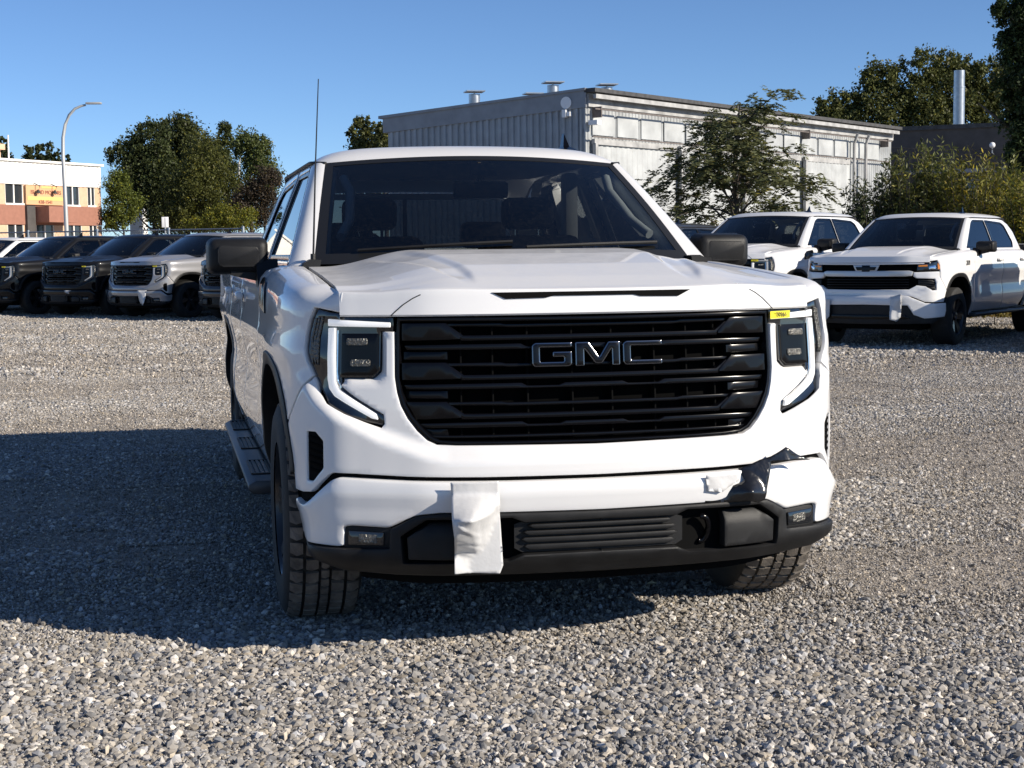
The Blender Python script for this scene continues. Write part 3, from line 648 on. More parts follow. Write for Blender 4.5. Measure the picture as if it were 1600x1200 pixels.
    # cabin
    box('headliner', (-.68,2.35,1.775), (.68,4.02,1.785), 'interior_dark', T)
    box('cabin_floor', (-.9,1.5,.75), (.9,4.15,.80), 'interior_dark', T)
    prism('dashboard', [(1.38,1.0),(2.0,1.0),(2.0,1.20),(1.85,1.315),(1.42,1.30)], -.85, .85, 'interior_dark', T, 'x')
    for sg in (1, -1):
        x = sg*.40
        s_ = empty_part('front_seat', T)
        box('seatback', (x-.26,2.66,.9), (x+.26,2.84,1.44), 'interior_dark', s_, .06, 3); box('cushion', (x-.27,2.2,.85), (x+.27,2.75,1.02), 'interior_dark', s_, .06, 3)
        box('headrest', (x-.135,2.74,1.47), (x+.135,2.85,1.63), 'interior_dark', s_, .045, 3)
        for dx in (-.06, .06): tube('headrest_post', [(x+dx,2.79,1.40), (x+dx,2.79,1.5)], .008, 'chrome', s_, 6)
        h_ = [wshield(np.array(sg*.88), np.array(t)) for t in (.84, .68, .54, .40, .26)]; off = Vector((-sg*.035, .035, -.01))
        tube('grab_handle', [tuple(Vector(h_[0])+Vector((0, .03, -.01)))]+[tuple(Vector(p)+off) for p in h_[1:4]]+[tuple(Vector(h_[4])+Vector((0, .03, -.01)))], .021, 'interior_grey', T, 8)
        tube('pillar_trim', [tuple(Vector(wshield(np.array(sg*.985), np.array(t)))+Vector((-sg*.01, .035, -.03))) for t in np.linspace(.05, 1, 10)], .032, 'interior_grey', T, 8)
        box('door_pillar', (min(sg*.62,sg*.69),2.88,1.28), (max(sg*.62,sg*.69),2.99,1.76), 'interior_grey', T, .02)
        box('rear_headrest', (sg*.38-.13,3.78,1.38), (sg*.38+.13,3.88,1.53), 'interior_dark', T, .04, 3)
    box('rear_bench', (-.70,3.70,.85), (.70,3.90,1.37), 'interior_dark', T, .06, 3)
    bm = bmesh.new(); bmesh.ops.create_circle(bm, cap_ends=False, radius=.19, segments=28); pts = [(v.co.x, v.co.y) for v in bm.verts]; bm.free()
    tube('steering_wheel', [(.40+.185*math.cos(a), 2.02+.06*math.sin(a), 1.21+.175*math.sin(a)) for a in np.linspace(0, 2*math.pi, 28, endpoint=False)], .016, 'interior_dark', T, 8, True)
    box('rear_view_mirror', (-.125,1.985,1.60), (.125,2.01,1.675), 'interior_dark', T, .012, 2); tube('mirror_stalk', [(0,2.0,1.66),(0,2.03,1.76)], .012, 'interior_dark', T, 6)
    # door mirrors
    for sg in (1, -1):
        Mr = empty_part('door_mirror', T); bm = bmesh.new()
        hz0, hz1 = (1.272, 1.437) if not tow_mirrors else (1.24, 1.50); xa, xb = (.955, 1.222) if not tow_mirrors else (1.02, 1.26)
        def tp(c, s):
            k = .5-c.y/s.y; return Vector((c.x*(1-.09*k)-sg*0, c.y+.035*(c.x/s.x)*sg, c.z*(1-.16*k)))
        bbox(bm, (min(sg*xa,sg*xb),1.80,hz0), (max(sg*xa,sg*xb),1.965,hz1), .035, 4, None, None, tp); bm_obj('mirror_shell', bm, 'black_plastic', Mr, 60)
        zc = (hz0+hz1)/2; xm = sg*(xa+xb)/2
        prism('mirror_facet', rnd([(xm-.085,zc-.045),(xm+.085,zc-.045),(xm+.085,zc+.040),(xm-.085,zc+.045)], .02), 1.787, 1.812, 'black_plastic', Mr, 'y', .004)
        box('mirror_pane', (min(sg*(xa+.02),sg*(xb-.02)),1.958,hz0+.02), (max(sg*(xa+.02),sg*(xb-.02)),1.968,hz1-.02), 'mirror_glass', Mr, .003)
        V, Fc = join_geo([prism_geo([(1.60,1.09),(1.70,1.07),(1.93,1.29),(1.93,1.34),(1.80,1.34)], sg*.925, sg*(1.015), 'x'), prism_geo([(sg*.96,1.235),(sg*1.12,1.272),(sg*1.12,1.31),(sg*.93,1.31)], 1.82, 1.93, 'y')]); bm = bmesh.new(); vv = [bm.verts.new(v) for v in V]
        for f in Fc: bm.faces.new([vv[i] for i in f])
        bm_obj('mirror_arm', bm, 'black_plastic', Mr, 30)
    # fin, aerial, badges, steps
    bm = bmesh.new(); V = [(-.035,-.09,0),(.035,-.09,0),(.04,.08,0),(-.04,.08,0),(-.012,.02,.03),(.012,.02,.03),(.012,.075,.03),(-.012,.075,.03),(0,.055,.082),(0,.085,.082)]
    vv = [bm.verts.new(v) for v in V]
    for f in ((3,2,1,0),(0,1,5,4),(1,2,6,5),(2,3,7,6),(3,0,4,7),(4,5,8),(6,7,9),(5,6,9,8),(7,4,8,9)): bm.faces.new([vv[i] for i in f])
    fin = bm_obj('roof_fin', bm, 'gloss_black', T, 20); fin.location = (.525, 2.46, 1.828); fin.scale = (1.25, 1.25, 1.25)
    if lod == 0:
        V, Fc = join_geo([tube_geo([(-.807,1.45,1.32),(-.79,1.45,1.70),(-.770,1.45,2.06)], [.0045,.003,.002], 6), tube_geo([(-.808,1.45,1.30),(-.806,1.45,1.36)], .011, 8)]); mk('aerial', V, Fc, 'seal_black', T)
    if front == 'sierra': panel('fender_badge', ccw(rnd([(UF(1.22),1.13),(UF(1.50),1.15),(UF(1.56),1.20),(UF(1.56),1.235),(UF(1.34),1.222),(UF(1.24),1.19)], .01)), 'gloss_black', T, off=.008, r=.005, th=.02, h=.05)
    for sg in (1, -1):
        St = empty_part('side_step', T); xa, xb = .93, 1.085
        prism('board', [(xa,.375),(xb-.02,.375),(xb,.395),(xb,.415),(xb-.03,.432),(xa,.432)] if sg > 0 else [(-xa,.432),(-xb+.03,.432),(-xb,.415),(-xb,.395),(-xb+.02,.375),(-xa,.375)], 1.52, 3.98, 'aluminium', St, 'y', .006)
        for ya in (1.72, 2.62, 3.45):
            for k in range(6): x = xa+.02+k*.02; box('tread_rib', (min(sg*x,sg*(x+.012)),ya,.432), (max(sg*x,sg*(x+.012)),ya+.42,.438), 'black_plastic', St)
            for yy in (ya-.015, ya+.425): box('tread_border', (min(sg*(xa+.01),sg*(xb-.03)),yy,.432), (max(sg*(xa+.01),sg*(xb-.03)),yy+.012,.439), 'black_plastic', St)
        for y in (1.75, 3.7): box('step_bracket', (min(sg*.7,sg*.95),y,.38), (max(sg*.7,sg*.95),y+.08,.45), 'black_plastic', St)
    # underside: black boxes added inside to block light, one under the nose for shadow
    box('underbody_light_block', (-.70,.42,.36), (.70,5.85,.74), 'void_black', T, .02); box('nose_shadow_block', (-.66,.40,.235), (.66,1.70,.36), 'void_black', T, .03); box('engine_bay', (-.80,.30,.50), (.80,1.45,1.10), 'void_black', T); box('cab_core', (-.93,1.50,.46), (.93,4.15,.76), 'void_black', T)
    for sg in (1, -1):
        for yc in (.95, 4.70):
            V, Fc = grid_geo([[(sg*x, yc+.525*math.cos(R(a)), .44+.535*math.sin(R(a))) for a in range(-4, 185, 9)] for x in (.60, .97)]); mk('wheel_liner', V, Fc, 'void_black', T)
            box('wheel_well', (min(sg*.58,sg*.62),yc-.56,.40), (max(sg*.58,sg*.62),yc+.56,1.05), 'void_black', T)
            wheel(T, sg*.868, yc, sg, lod)
    V, Fc = lathe_x([(-.7, .05), (.7, .05)], 10, 0, 4.70, .40); mk('axle', V, Fc, 'void_black', T)
    return T
mat('chrome_rim', (.20, .205, .22), .18, metal=1); mat('silver_bar', (.55, .56, .57), .3, metal=.3, coat=.5); glass('rear_glass', (.20, .22, .22))

# ------------------------------------------------------------------ placing things: photograph pixel -> point of the lot (used to lay the place out)
def at(px, py, depth):
    a, b = (px-800)/F_PX, (py-600)/F_PX; return CAM+(fw+cx_*a-cy_*b)*depth
def ground_at(px, py, z=0.):
    d = at(px, py, 1.)-CAM; return CAM+d*((z-CAM.z)/d.z)
def depth_for_z(px, py, z): d = at(px, py, 1.)-CAM; return (z-CAM.z)/d.z

# ------------------------------------------------------------------ ground and gravel
def field(x, y):      # where fine sand covers the stones (0..1)
    n = np.sin(x*.6+1.3*np.sin(y*.55+.7))*np.sin(y*1.5+.8*np.sin(x*.5))+.6*np.sin(x*2.3+y*1.1+2.)*np.sin(y*2.9-x*.7)+.35*np.sin(x*5.1-1.)*np.sin(y*5.7+x)
    d = np.hypot(x-CAM.x, y-CAM.y); return np.clip(.50+.45*n+.16*sstep(6, 10, d), 0, 1)*sstep(4.4, 7.0, d)
def ground_mat():
    m, t, b = nt('gravel_ground'); N = t.nodes; L = t.links
    tc = N.new('ShaderNodeTexCoord'); at_ = N.new('ShaderNodeAttribute'); at_.attribute_name = 'sand'
    v = N.new('ShaderNodeTexVoronoi'); v.inputs['Scale'].default_value = 38; L.new(tc.outputs['Object'], v.inputs['Vector'])
    v2 = N.new('ShaderNodeTexVoronoi'); v2.inputs['Scale'].default_value = 95; L.new(tc.outputs['Object'], v2.inputs['Vector'])
    hs = N.new('ShaderNodeSeparateColor'); L.new(v.outputs['Color'], hs.inputs[0]); r = N.new('ShaderNodeValToRGB'); L.new(hs.outputs[0], r.inputs[0])
    e = r.color_ramp.elements; e[0].color = (.11, .10, .088, 1); e[1].color = (.42, .385, .34, 1); m_ = e.new(.6); m_.color = (.25, .228, .20, 1)
    n = N.new('ShaderNodeTexNoise'); n.inputs['Scale'].default_value = .35; n.inputs['Detail'].default_value = 9; n.inputs['Roughness'].default_value = .65; mp = N.new('ShaderNodeMapping'); mp.inputs['Scale'].default_value = (.6, 1.6, 1); L.new(tc.outputs['Object'], mp.inputs[0]); L.new(mp.outputs[0], n.inputs['Vector'])
    r2 = N.new('ShaderNodeValToRGB'); L.new(n.outputs['Fac'], r2.inputs[0]); r2.color_ramp.elements[0].position = .40; r2.color_ramp.elements[1].position = .66; r2.color_ramp.elements[0].color = (0, 0, 0, 1); r2.color_ramp.elements[1].color = (.75, .75, .75, 1)
    mxs = N.new('ShaderNodeMath'); mxs.operation = 'MAXIMUM'; L.new(r2.outputs[0], mxs.inputs[0]); L.new(at_.outputs['Fac'], mxs.inputs[1])
    n3 = N.new('ShaderNodeTexNoise'); n3.inputs['Scale'].default_value = 60; n3.inputs['Detail'].default_value = 6; L.new(tc.outputs['Object'], n3.inputs['Vector'])
    sand = N.new('ShaderNodeValToRGB'); L.new(n3.outputs['Fac'], sand.inputs[0]); sand.color_ramp.elements[0].color = (.27, .24, .205, 1); sand.color_ramp.elements[1].color = (.47, .42, .36, 1); sand.color_ramp.elements[0].position = .35; sand.color_ramp.elements[1].position = .65
    mx = N.new('ShaderNodeMix'); mx.data_type = 'RGBA'; L.new(mxs.outputs[0], mx.inputs[0]); L.new(r.outputs[0], mx.inputs[6]); L.new(sand.outputs[0], mx.inputs[7]); L.new(mx.outputs[2], b.inputs['Base Color'])
    b.inputs['Roughness'].default_value = 1; b.inputs['Specular IOR Level'].default_value = .1
    ad = N.new('ShaderNodeMath'); ad.operation = 'ADD'; L.new(v.outputs['Distance'], ad.inputs[0]); L.new(v2.outputs['Distance'], ad.inputs[1])
    bp = N.new('ShaderNodeBump'); bp.inputs['Strength'].default_value = .45; bp.inputs['Distance'].default_value = .02; bp.invert = True; L.new(ad.outputs[0], bp.inputs['Height']); L.new(bp.outputs[0], b.inputs['Normal'])
    return m
ground_mat()
gx = np.concatenate([[-900, -300, -80, -40, -20], np.arange(-12, 22.01, .25), [30, 50, 90, 300, 900]]); gy = np.concatenate([[-80, -20], np.arange(-6, 30.01, .25), [34, 40, 50, 80, 200, 1500]])
GX, GY = np.meshgrid(gx, gy); V, Fc = grid_geo(np.stack([GX, GY, np.zeros_like(GX)-.006], -1).tolist())
g = mk('ground', V, Fc, 'gravel_ground', None, 0); g['kind'] = 'structure'; g['label'] = 'grey gravel lot with sandy patches'
fa = g.data.attributes.new('sand', 'FLOAT', 'POINT'); fa.data.foreach_set('value', field(GX.ravel(), GY.ravel()).astype(np.float32))
# stones: dense tiles of crushed rock, instanced over the near part of the lot
m, t, b = nt('stone'); ca = t.nodes.new('ShaderNodeVertexColor'); ca.layer_name = 'Col'; t.links.new(ca.outputs[0], b.inputs['Base Color']); b.inputs['Roughness'].default_value = .95; b.inputs['Specular IOR Level'].default_value = .15
bm = bmesh.new(); bmesh.ops.create_icosphere(bm, subdivisions=1, radius=1); bm.verts.ensure_lookup_table(); ICO = np.array([v.co[:] for v in bm.verts]); ICF = np.array([[v.index for v in f.verts] for f in bm.faces]); bm.free()
def stone_tile(name, count, size, tile=.5, seed=0, warm=0.):
    rg = np.random.default_rng(seed); n = count
    s = np.clip(rg.lognormal(math.log(size), .46, n), .0028, .019)
    V = ICO[None]*(1+rg.uniform(-.34, .30, (n, len(ICO), 1)))
    V = V*np.stack([np.ones(n), rg.uniform(.6, 1, n), rg.uniform(.4, .8, n)], 1)[:, None]*s[:, None, None]
    A = rg.normal(size=(n, 3)); A /= np.linalg.norm(A, axis=1, keepdims=True); th = rg.uniform(0, 6.28, n)*1.; K = np.zeros((n, 3, 3)); K[:, 0, 1] = -A[:, 2]; K[:, 0, 2] = A[:, 1]; K[:, 1, 0] = A[:, 2]; K[:, 1, 2] = -A[:, 0]; K[:, 2, 0] = -A[:, 1]; K[:, 2, 1] = A[:, 0]
    Rm = np.eye(3)+np.sin(th*.25)[:, None, None]*K+(1-np.cos(th*.25))[:, None, None]*(K@K)
    V = np.einsum('nij,nkj->nki', Rm, V)
    P = np.stack([rg.uniform(-tile/2, tile/2, n), rg.uniform(-tile/2, tile/2, n), rg.uniform(-.45, .6, n)*s], 1); V = V+P[:, None]
    Fa = (ICF[None]+(np.arange(n)*len(ICO))[:, None, None]).reshape(-1, 3)
    me = bpy.data.meshes.new(name); nv, nf = n*len(ICO), len(Fa)
    me.vertices.add(nv); me.vertices.foreach_set('co', V.reshape(-1).astype(np.float32)); me.loops.add(nf*3); me.loops.foreach_set('vertex_index', Fa.reshape(-1).astype(np.int32))
    me.polygons.add(nf); me.polygons.foreach_set('loop_start', (np.arange(nf)*3).astype(np.int32)); me.update(calc_edges=True); me.validate(); me.shade_flat()
    tone = np.clip(rg.lognormal(math.log(.285), .34, n), .07, .60); hue = rg.normal(0, 1, n); col = np.stack([tone*(1.07+.05*hue+warm), tone*(1.0+.01*hue+warm*.5), tone*(.91-.05*hue), np.ones(n)], 1)
    c = me.color_attributes.new('Col', 'FLOAT_COLOR', 'POINT'); c.data.foreach_set('color', np.repeat(col, len(ICO), 0).reshape(-1).astype(np.float32))
    me.materials.append(MATS['stone']); return bpy.data.objects.new(name, me)
tiles = bpy.data.collections.new('gravel_tiles'); NT = 0
for lv, (cnt, sz) in enumerate(((5200, .0070), (4800, .0054), (2400, .0047), (700, .0042))):
    for k in range(2): tiles.objects.link(stone_tile('tile_%d%d' % (lv, k), cnt, sz, .5, 10*lv+k, .02*lv))
pts = []; idx = []; rot = []
scl = []
for ix, iy, gs in [(i, j, 1) for i in range(-70, 110) for j in range(-70, 120)]+[(i, j, 2) for i in range(-40, 60) for j in range(-20, 70)]:
    if 1:
        x, y = CAM.x+ix*gs*.5*.97, CAM.y+iy*gs*.5*.97; d = Vector((x, y, 0))-Vector((CAM.x, CAM.y, 0)); f_ = d.x*math.sin(YAW)+d.y*math.cos(YAW); l_ = d.x*math.cos(YAW)-d.y*math.sin(YAW)
        if (1.4 < f_ < 18 if gs == 1 else 17.6 < f_ < 48) and abs(l_) < f_*.42+1.8*gs:
            s = float(field(np.array(x), np.array(y))); lv = min(3, int(s*4.2)); pts.append((x, y, 0)); idx.append(lv*2+random.randint(0, 1)); rot.append(random.randint(0, 3)*math.pi/2); scl.append(float(gs))
me = bpy.data.meshes.new('gravel'); me.from_pydata(pts, [], []); a = me.attributes.new('idx', 'INT', 'POINT'); a.data.foreach_set('value', np.array(idx, np.int32)); a = me.attributes.new('rot', 'FLOAT', 'POINT'); a.data.foreach_set('value', np.array(rot, np.float32))
a = me.attributes.new('scl', 'FLOAT', 'POINT'); a.data.foreach_set('value', np.array(scl, np.float32)); gr = link(bpy.data.objects.new('gravel', me)); tag(gr, 'crushed grey stones covering the lot', kind='stuff')
ng = bpy.data.node_groups.new('scatter', 'GeometryNodeTree'); ng.interface.new_socket('Geometry', in_out='INPUT', socket_type='NodeSocketGeometry'); ng.interface.new_socket('Geometry', in_out='OUTPUT', socket_type='NodeSocketGeometry')
N = ng.nodes; L = ng.links; gi = N.new('NodeGroupInput'); go = N.new('NodeGroupOutput'); ip = N.new('GeometryNodeInstanceOnPoints'); ci = N.new('GeometryNodeCollectionInfo'); ci.inputs['Collection'].default_value = tiles; ci.inputs['Separate Children'].default_value = True; ci.inputs['Reset Children'].default_value = True
na = N.new('GeometryNodeInputNamedAttribute'); na.data_type = 'INT'; na.inputs['Name'].default_value = 'idx'; nb_ = N.new('GeometryNodeInputNamedAttribute'); nb_.data_type = 'FLOAT'; nb_.inputs['Name'].default_value = 'rot'; cxyz = N.new('ShaderNodeCombineXYZ')
mp_ = N.new('GeometryNodeMeshToPoints'); L.new(gi.outputs[0], mp_.inputs[0]); L.new(mp_.outputs[0], ip.inputs['Points']); L.new(ci.outputs[0], ip.inputs['Instance']); ip.inputs['Pick Instance'].default_value = True
L.new(na.outputs[0], ip.inputs['Instance Index']); L.new(nb_.outputs[0], cxyz.inputs[2]); L.new(cxyz.outputs[0], ip.inputs['Rotation']); nc_ = N.new('GeometryNodeInputNamedAttribute'); nc_.data_type = 'FLOAT'; nc_.inputs['Name'].default_value = 'scl'; L.new(nc_.outputs[0], ip.inputs['Scale']); L.new(ip.outputs[0], go.inputs[0])
gm = gr.modifiers.new('scatter', 'NODES'); gm.node_group = ng

# ------------------------------------------------------------------ the white truck in front
T = build_truck('pickup_truck'); tag(T, 'white pickup truck with black grille, nearest, film peeling off its bumper', 'truck')
head = [o for o in T.children if o.name.startswith('headlight')][0]
V, Fc = panel_geo([(.682,1.116),(.780,1.118),(.780,1.143),(.682,1.142)], off=.004, r=0, th=.001, h=.05); st = mk('sticker', V, Fc, 'sticker_yellow', head); st['label'] = 'yellow sticker with black number'
c0 = wrap(np.array([.731]), np.array([1.130]), np.array([.0065]))[0]; c1 = wrap(np.array([.741]), np.array([1.130]), np.array([.0065]))[0]; xd = Vector(c1)-Vector(c0)
yd = Vector(wrap(np.array([.731]), np.array([1.140]), np.array([.0065]))[0])-Vector(wrap(np.array([.731]), np.array([1.122]), np.array([.0065]))[0]); text_obj('number', 'T0966', .021, 'ink', head, Vector(c0)+Vector((0, -.004, 0)), xd, yd, .0006)
def film(name, outline, m, surf, amp, seed, h=.012, folds=7, zone=None):
    """thin plastic sheet broken by straight creases"""
    rg = np.random.default_rng(seed); A = np.array(outline); c = A.mean(0); R_ = np.abs(A-c).max(0); ang = rg.uniform(0, math.pi, folds); cc = c+rg.uniform(-.75, .75, (folds, 2))*R_; w = rg.uniform(-1, 1, folds); w -= w.mean()
    def dp(u, v):
        d = 0*u
        for i in range(folds): s_ = (u-cc[i, 0])*math.cos(ang[i])+(v-cc[i, 1])*math.sin(ang[i]); t_ = -(u-cc[i, 0])*math.sin(ang[i])+(v-cc[i, 1])*math.cos(ang[i]); d = d+w[i]*np.abs(s_+.004*np.sin(t_*60))+.006*np.exp(-(s_/.006)**2)*np.sign(w[i])*(t_ > -.02)
        return amp*d*(1 if zone is None else zone(u, v))
    V, Fc = panel_geo(ccw(outline), surf=surf, off=0., r=0, th=0, h=h, depth=dp); o = mk(name, V, Fc, m, None, 180)
    sm = o.modifiers.new('thickness', 'SOLIDIFY'); sm.thickness = .0006; return o
def hang(u, v, off=0.):   # flat against the bumper face, then hanging free in front of the black bar
    P = wrap(u, np.maximum(v, .50), .034+np.maximum(np.asarray(off)+.034*np.clip((.56-v)/.08, 0, 1), -.004)); d = np.clip(.50-v, 0, 1); P[:, 2] = np.where(v < .50, P[:, 2]-d, P[:, 2]); P[:, 1] -= .02*d/.2; return P
o = film('film_sheet', [(-.494,.612),(-.42,.611),(-.344,.613),(-.341,.519),(-.337,.40),(-.335,.335),(-.346,.308),(-.42,.312),(-.488,.315),(-.484,.45),(-.489,.518)], 'film_white', hang, 1.0, 5, .007, 10, lambda u, v: np.clip((.575-v)/.06, .06, 1)); tag(o, 'crumpled white film sheet taped over the white bumper and hanging down', 'film')
def peel(u, v, off=0.):   # curls away from the bumper towards its middle
    return wrap(u, v, .034+np.asarray(off)+.055*np.clip(1-np.hypot((u-.50)/.06, (v-.54)/.07), 0, 1)**1.2)
o = film('peeled_film', [(.362,.528),(.41,.528),(.459,.556),(.498,.575),(.492,.612),(.519,.622),(.560,.640),(.592,.650),(.642,.680),(.690,.652),(.736,.630),(.655,.632),(.592,.632),(.583,.601),(.566,.545),(.556,.505),(.535,.498),(.501,.506),(.45,.500),(.366,.506)], 'film_black', peel, .35, 9, .008, 6); tag(o, 'torn black film peeling off the white bumper', 'film')
def flat_on(u, v, off=0.): return wrap(u, v, .030+np.asarray(off))
o = film('film_patch', [(.359,.600),(.486,.600),(.485,.574),(.419,.540),(.366,.546)], 'film_white', flat_on, .14, 12, .01); tag(o, 'small wrinkled pale patch of film left of the torn black film', 'film')

# ------------------------------------------------------------------ parked trucks
SKIP = ('tread', 'aerial', 'wiper')
def copy_tree(src, parent, swap):
    if src.name.split('.')[0] in SKIP: return None
    c = src.copy(); scene.collection.objects.link(c); c.parent = parent
    for k in list(c.keys()): del c[k]
    if c.type == 'MESH' and c.data.materials and c.data.materials[0].name in swap:
        c.material_slots[0].link = 'OBJECT'; c.material_slots[0].material = MATS[swap[c.data.materials[0].name]]
    for ch in list(src.children): copy_tree(ch, c, swap)
    return c
def park(src, loc, rz, swap, label, group=None, scale=1.):
    c = copy_tree(src, None, swap); c.location = loc; c.rotation_euler = (0, 0, rz); c.scale = (scale,)*3; tag(c, label, 'truck', group); return c
def local(tr, p): return tr.matrix_basis @ Vector(p)
HL_ROT = -R(50); LAT = Vector((math.cos(HL_ROT), math.sin(HL_ROT), 0)); GL = 'trucks parked in a row by the fence'
p3_ = ground_at(198, 499); step = 2.62
tk3 = park(T, p3_, HL_ROT, {'white_paint': 'silver_paint', 'white_optic': 'optic_dim'}, 'silver pickup truck with white film on its bumper, in the row by the fence', GL)
tk2 = park(T, p3_-LAT*step+Vector((.12, .1, 0)), HL_ROT+R(1.5), {'white_paint': 'black_paint', 'white_optic': 'optic_dim'}, 'black pickup truck between the silver truck and another black truck', GL)
tk1 = park(T, p3_-LAT*step*2+Vector((-.05, -.15, 0)), HL_ROT-R(1.2), {'white_paint': 'black_paint', 'white_optic': 'optic_dim'}, 'leftmost black pickup truck, cut off by the picture edge', GL)
tk4 = park(T, p3_+LAT*step*1.12, HL_ROT, {'white_paint': 'grey_paint', 'white_optic': 'optic_dim'}, 'dark truck mostly hidden behind the door mirror of the nearest truck', GL)
tk0 = park(T, p3_-LAT*step*3.0+Vector((.1, .1, 0)), HL_ROT, {'white_optic': 'optic_dim'}, 'white truck at the left picture edge behind the leftmost black truck', GL)
S_ROT = -R(46.5); LATS = Vector((math.cos(S_ROT), math.sin(S_ROT), 0)); GRt = 'trucks parked in a row by the shrubs'
SV = build_truck('pickup_truck', 'silverado', 1); fw_ground = ground_at(1496, 540)
off = Matrix.Rotation(S_ROT, 3, 'Z') @ Vector((1.0, .95, 0)); SV.location = Vector((fw_ground.x, fw_ground.y, 0))-off; SV.rotation_euler = (0, 0, S_ROT)
tag(SV, 'white pickup truck with split grille and light bar, right of the nearest truck', 'truck', GRt)
hd = park(T, SV.location-LATS*2.95+Vector((.62, .35, 0)), S_ROT, {'white_optic': 'optic_dim'}, 'white heavy pickup truck between the nearest truck and the split-grille truck', GRt, 1.05)
tkb = park(T, SV.location-LATS*6.0+Vector((2.1, 2.6, 0)), S_ROT, {'white_paint': 'grey_paint', 'white_optic': 'optic_dim'}, 'dark truck behind the right door mirror of the nearest truck', GRt)
tkr = park(T, SV.location+LATS*2.85+Vector((.06, -.30, 0)), S_ROT, {'white_paint': 'grey_paint', 'white_optic': 'optic_dim'}, 'dark truck at the right picture edge beside the split-grille truck', GRt)
text_obj('badge', 'Z71', .09, 'ink', SV, wrap(np.array([UF(1.3)]), np.array([1.13]), np.array([.010]))[0], Vector(wrap(np.array([UF(1.4)]), np.array([1.15]), np.array([0.]))[0])-Vector(wrap(np.array([UF(1.2)]), np.array([1.15]), np.array([0.]))[0]), Vector(wrap(np.array([UF(1.3)]), np.array([1.16]), np.array([0.]))[0])-Vector(wrap(np.array([UF(1.3)]), np.array([1.12]), np.array([0.]))[0]), .004)
bpy.context.view_layer.update()
def film_on(tr, u0, u1, z0, z1, label, seed, zi=None):
    def sf(u, v, off=0.):
        P = wrap(u, np.maximum(v, .52), (.06 if tr is SV else .042)+np.asarray(off)); P[:, 2] = np.where(v < .52, P[:, 2]-(.52-v), P[:, 2]); M = np.array(tr.matrix_basis); return P@M[:3, :3].T+M[:3, 3]
    w = u1-u0; o = film('film_sheet', [(u0,z1),(u1,z1),(u1-.1*w,z0+.06),(u0+.6*w,z0),(u0+.1*w,z0+.03)], 'film_white', sf, .4, seed, .03); tag(o, label, 'film', 'film scraps on the parked trucks'); return o
film_on(tk3, -.98, -.88, .36, .62, 'white film scrap on the far bumper corner of the silver truck', 21); film_on(tk3, .36, .56, .30, .62, 'white film sheet hanging off the silver truck bumper', 22)
film_on(tk2, -.98, -.84, .52, .62, 'small white film scrap on the far bumper corner of the black truck', 23); film_on(tk2, .26, .44, .52, .60, 'small white film scrap in the middle of the black truck bumper', 24)
film_on(SV, -.62, -.46, .36, .66, 'white film strip hanging left on the split-grille truck bumper', 25); film_on(SV, .36, .52, .36, .68, 'torn white film strip hanging right on the split-grille truck bumper', 26)

# ------------------------------------------------------------------ buildings
mat('steel_sheet', (.30, .32, .345), .45, metal=.3, var=.12, vscale=2); mat('steel_trim', (.25, .265, .29), .5, metal=.2, var=.1, vscale=3)
mat('white_sheet', (.37, .385, .39), .45, var=.22, vscale=1.2, detail=8); mat('white_panel', (.42, .435, .435), .5, var=.2, vscale=1.5, detail=8); mat('grime_white', (.36, .36, .355), .7, var=.3, vscale=2.5, detail=8)
mat('roof_dark', (.06, .06, .062), .8, var=.3, vscale=5); mat('rust_rail', (.14, .12, .11), .7, var=.3, vscale=6); mat('galvanised', (.42, .44, .46), .35, metal=.8, var=.15, vscale=4)
mat('stucco_white', (.80, .78, .73), .85, var=.05, vscale=3); mat('stucco_peach', (.62, .42, .28), .9, var=.07, vscale=4); mat('stucco_brown', (.32, .15, .105), .9, var=.08, vscale=4); mat('dark_wall', (.075, .068, .065), .85, var=.2, vscale=2)
mat('pane_dark', (.03, .035, .04), .08, coat=.5); mat('sign_orange', (.66, .38, .20), .7); mat('sign_yellow', (.72, .50, .18), .7); mat('sign_ink', (.22, .05, .04), .7); mat('pole_grey', (.45, .46, .46), .5, metal=.3); mat('light_white', (.8, .8, .8), .4)
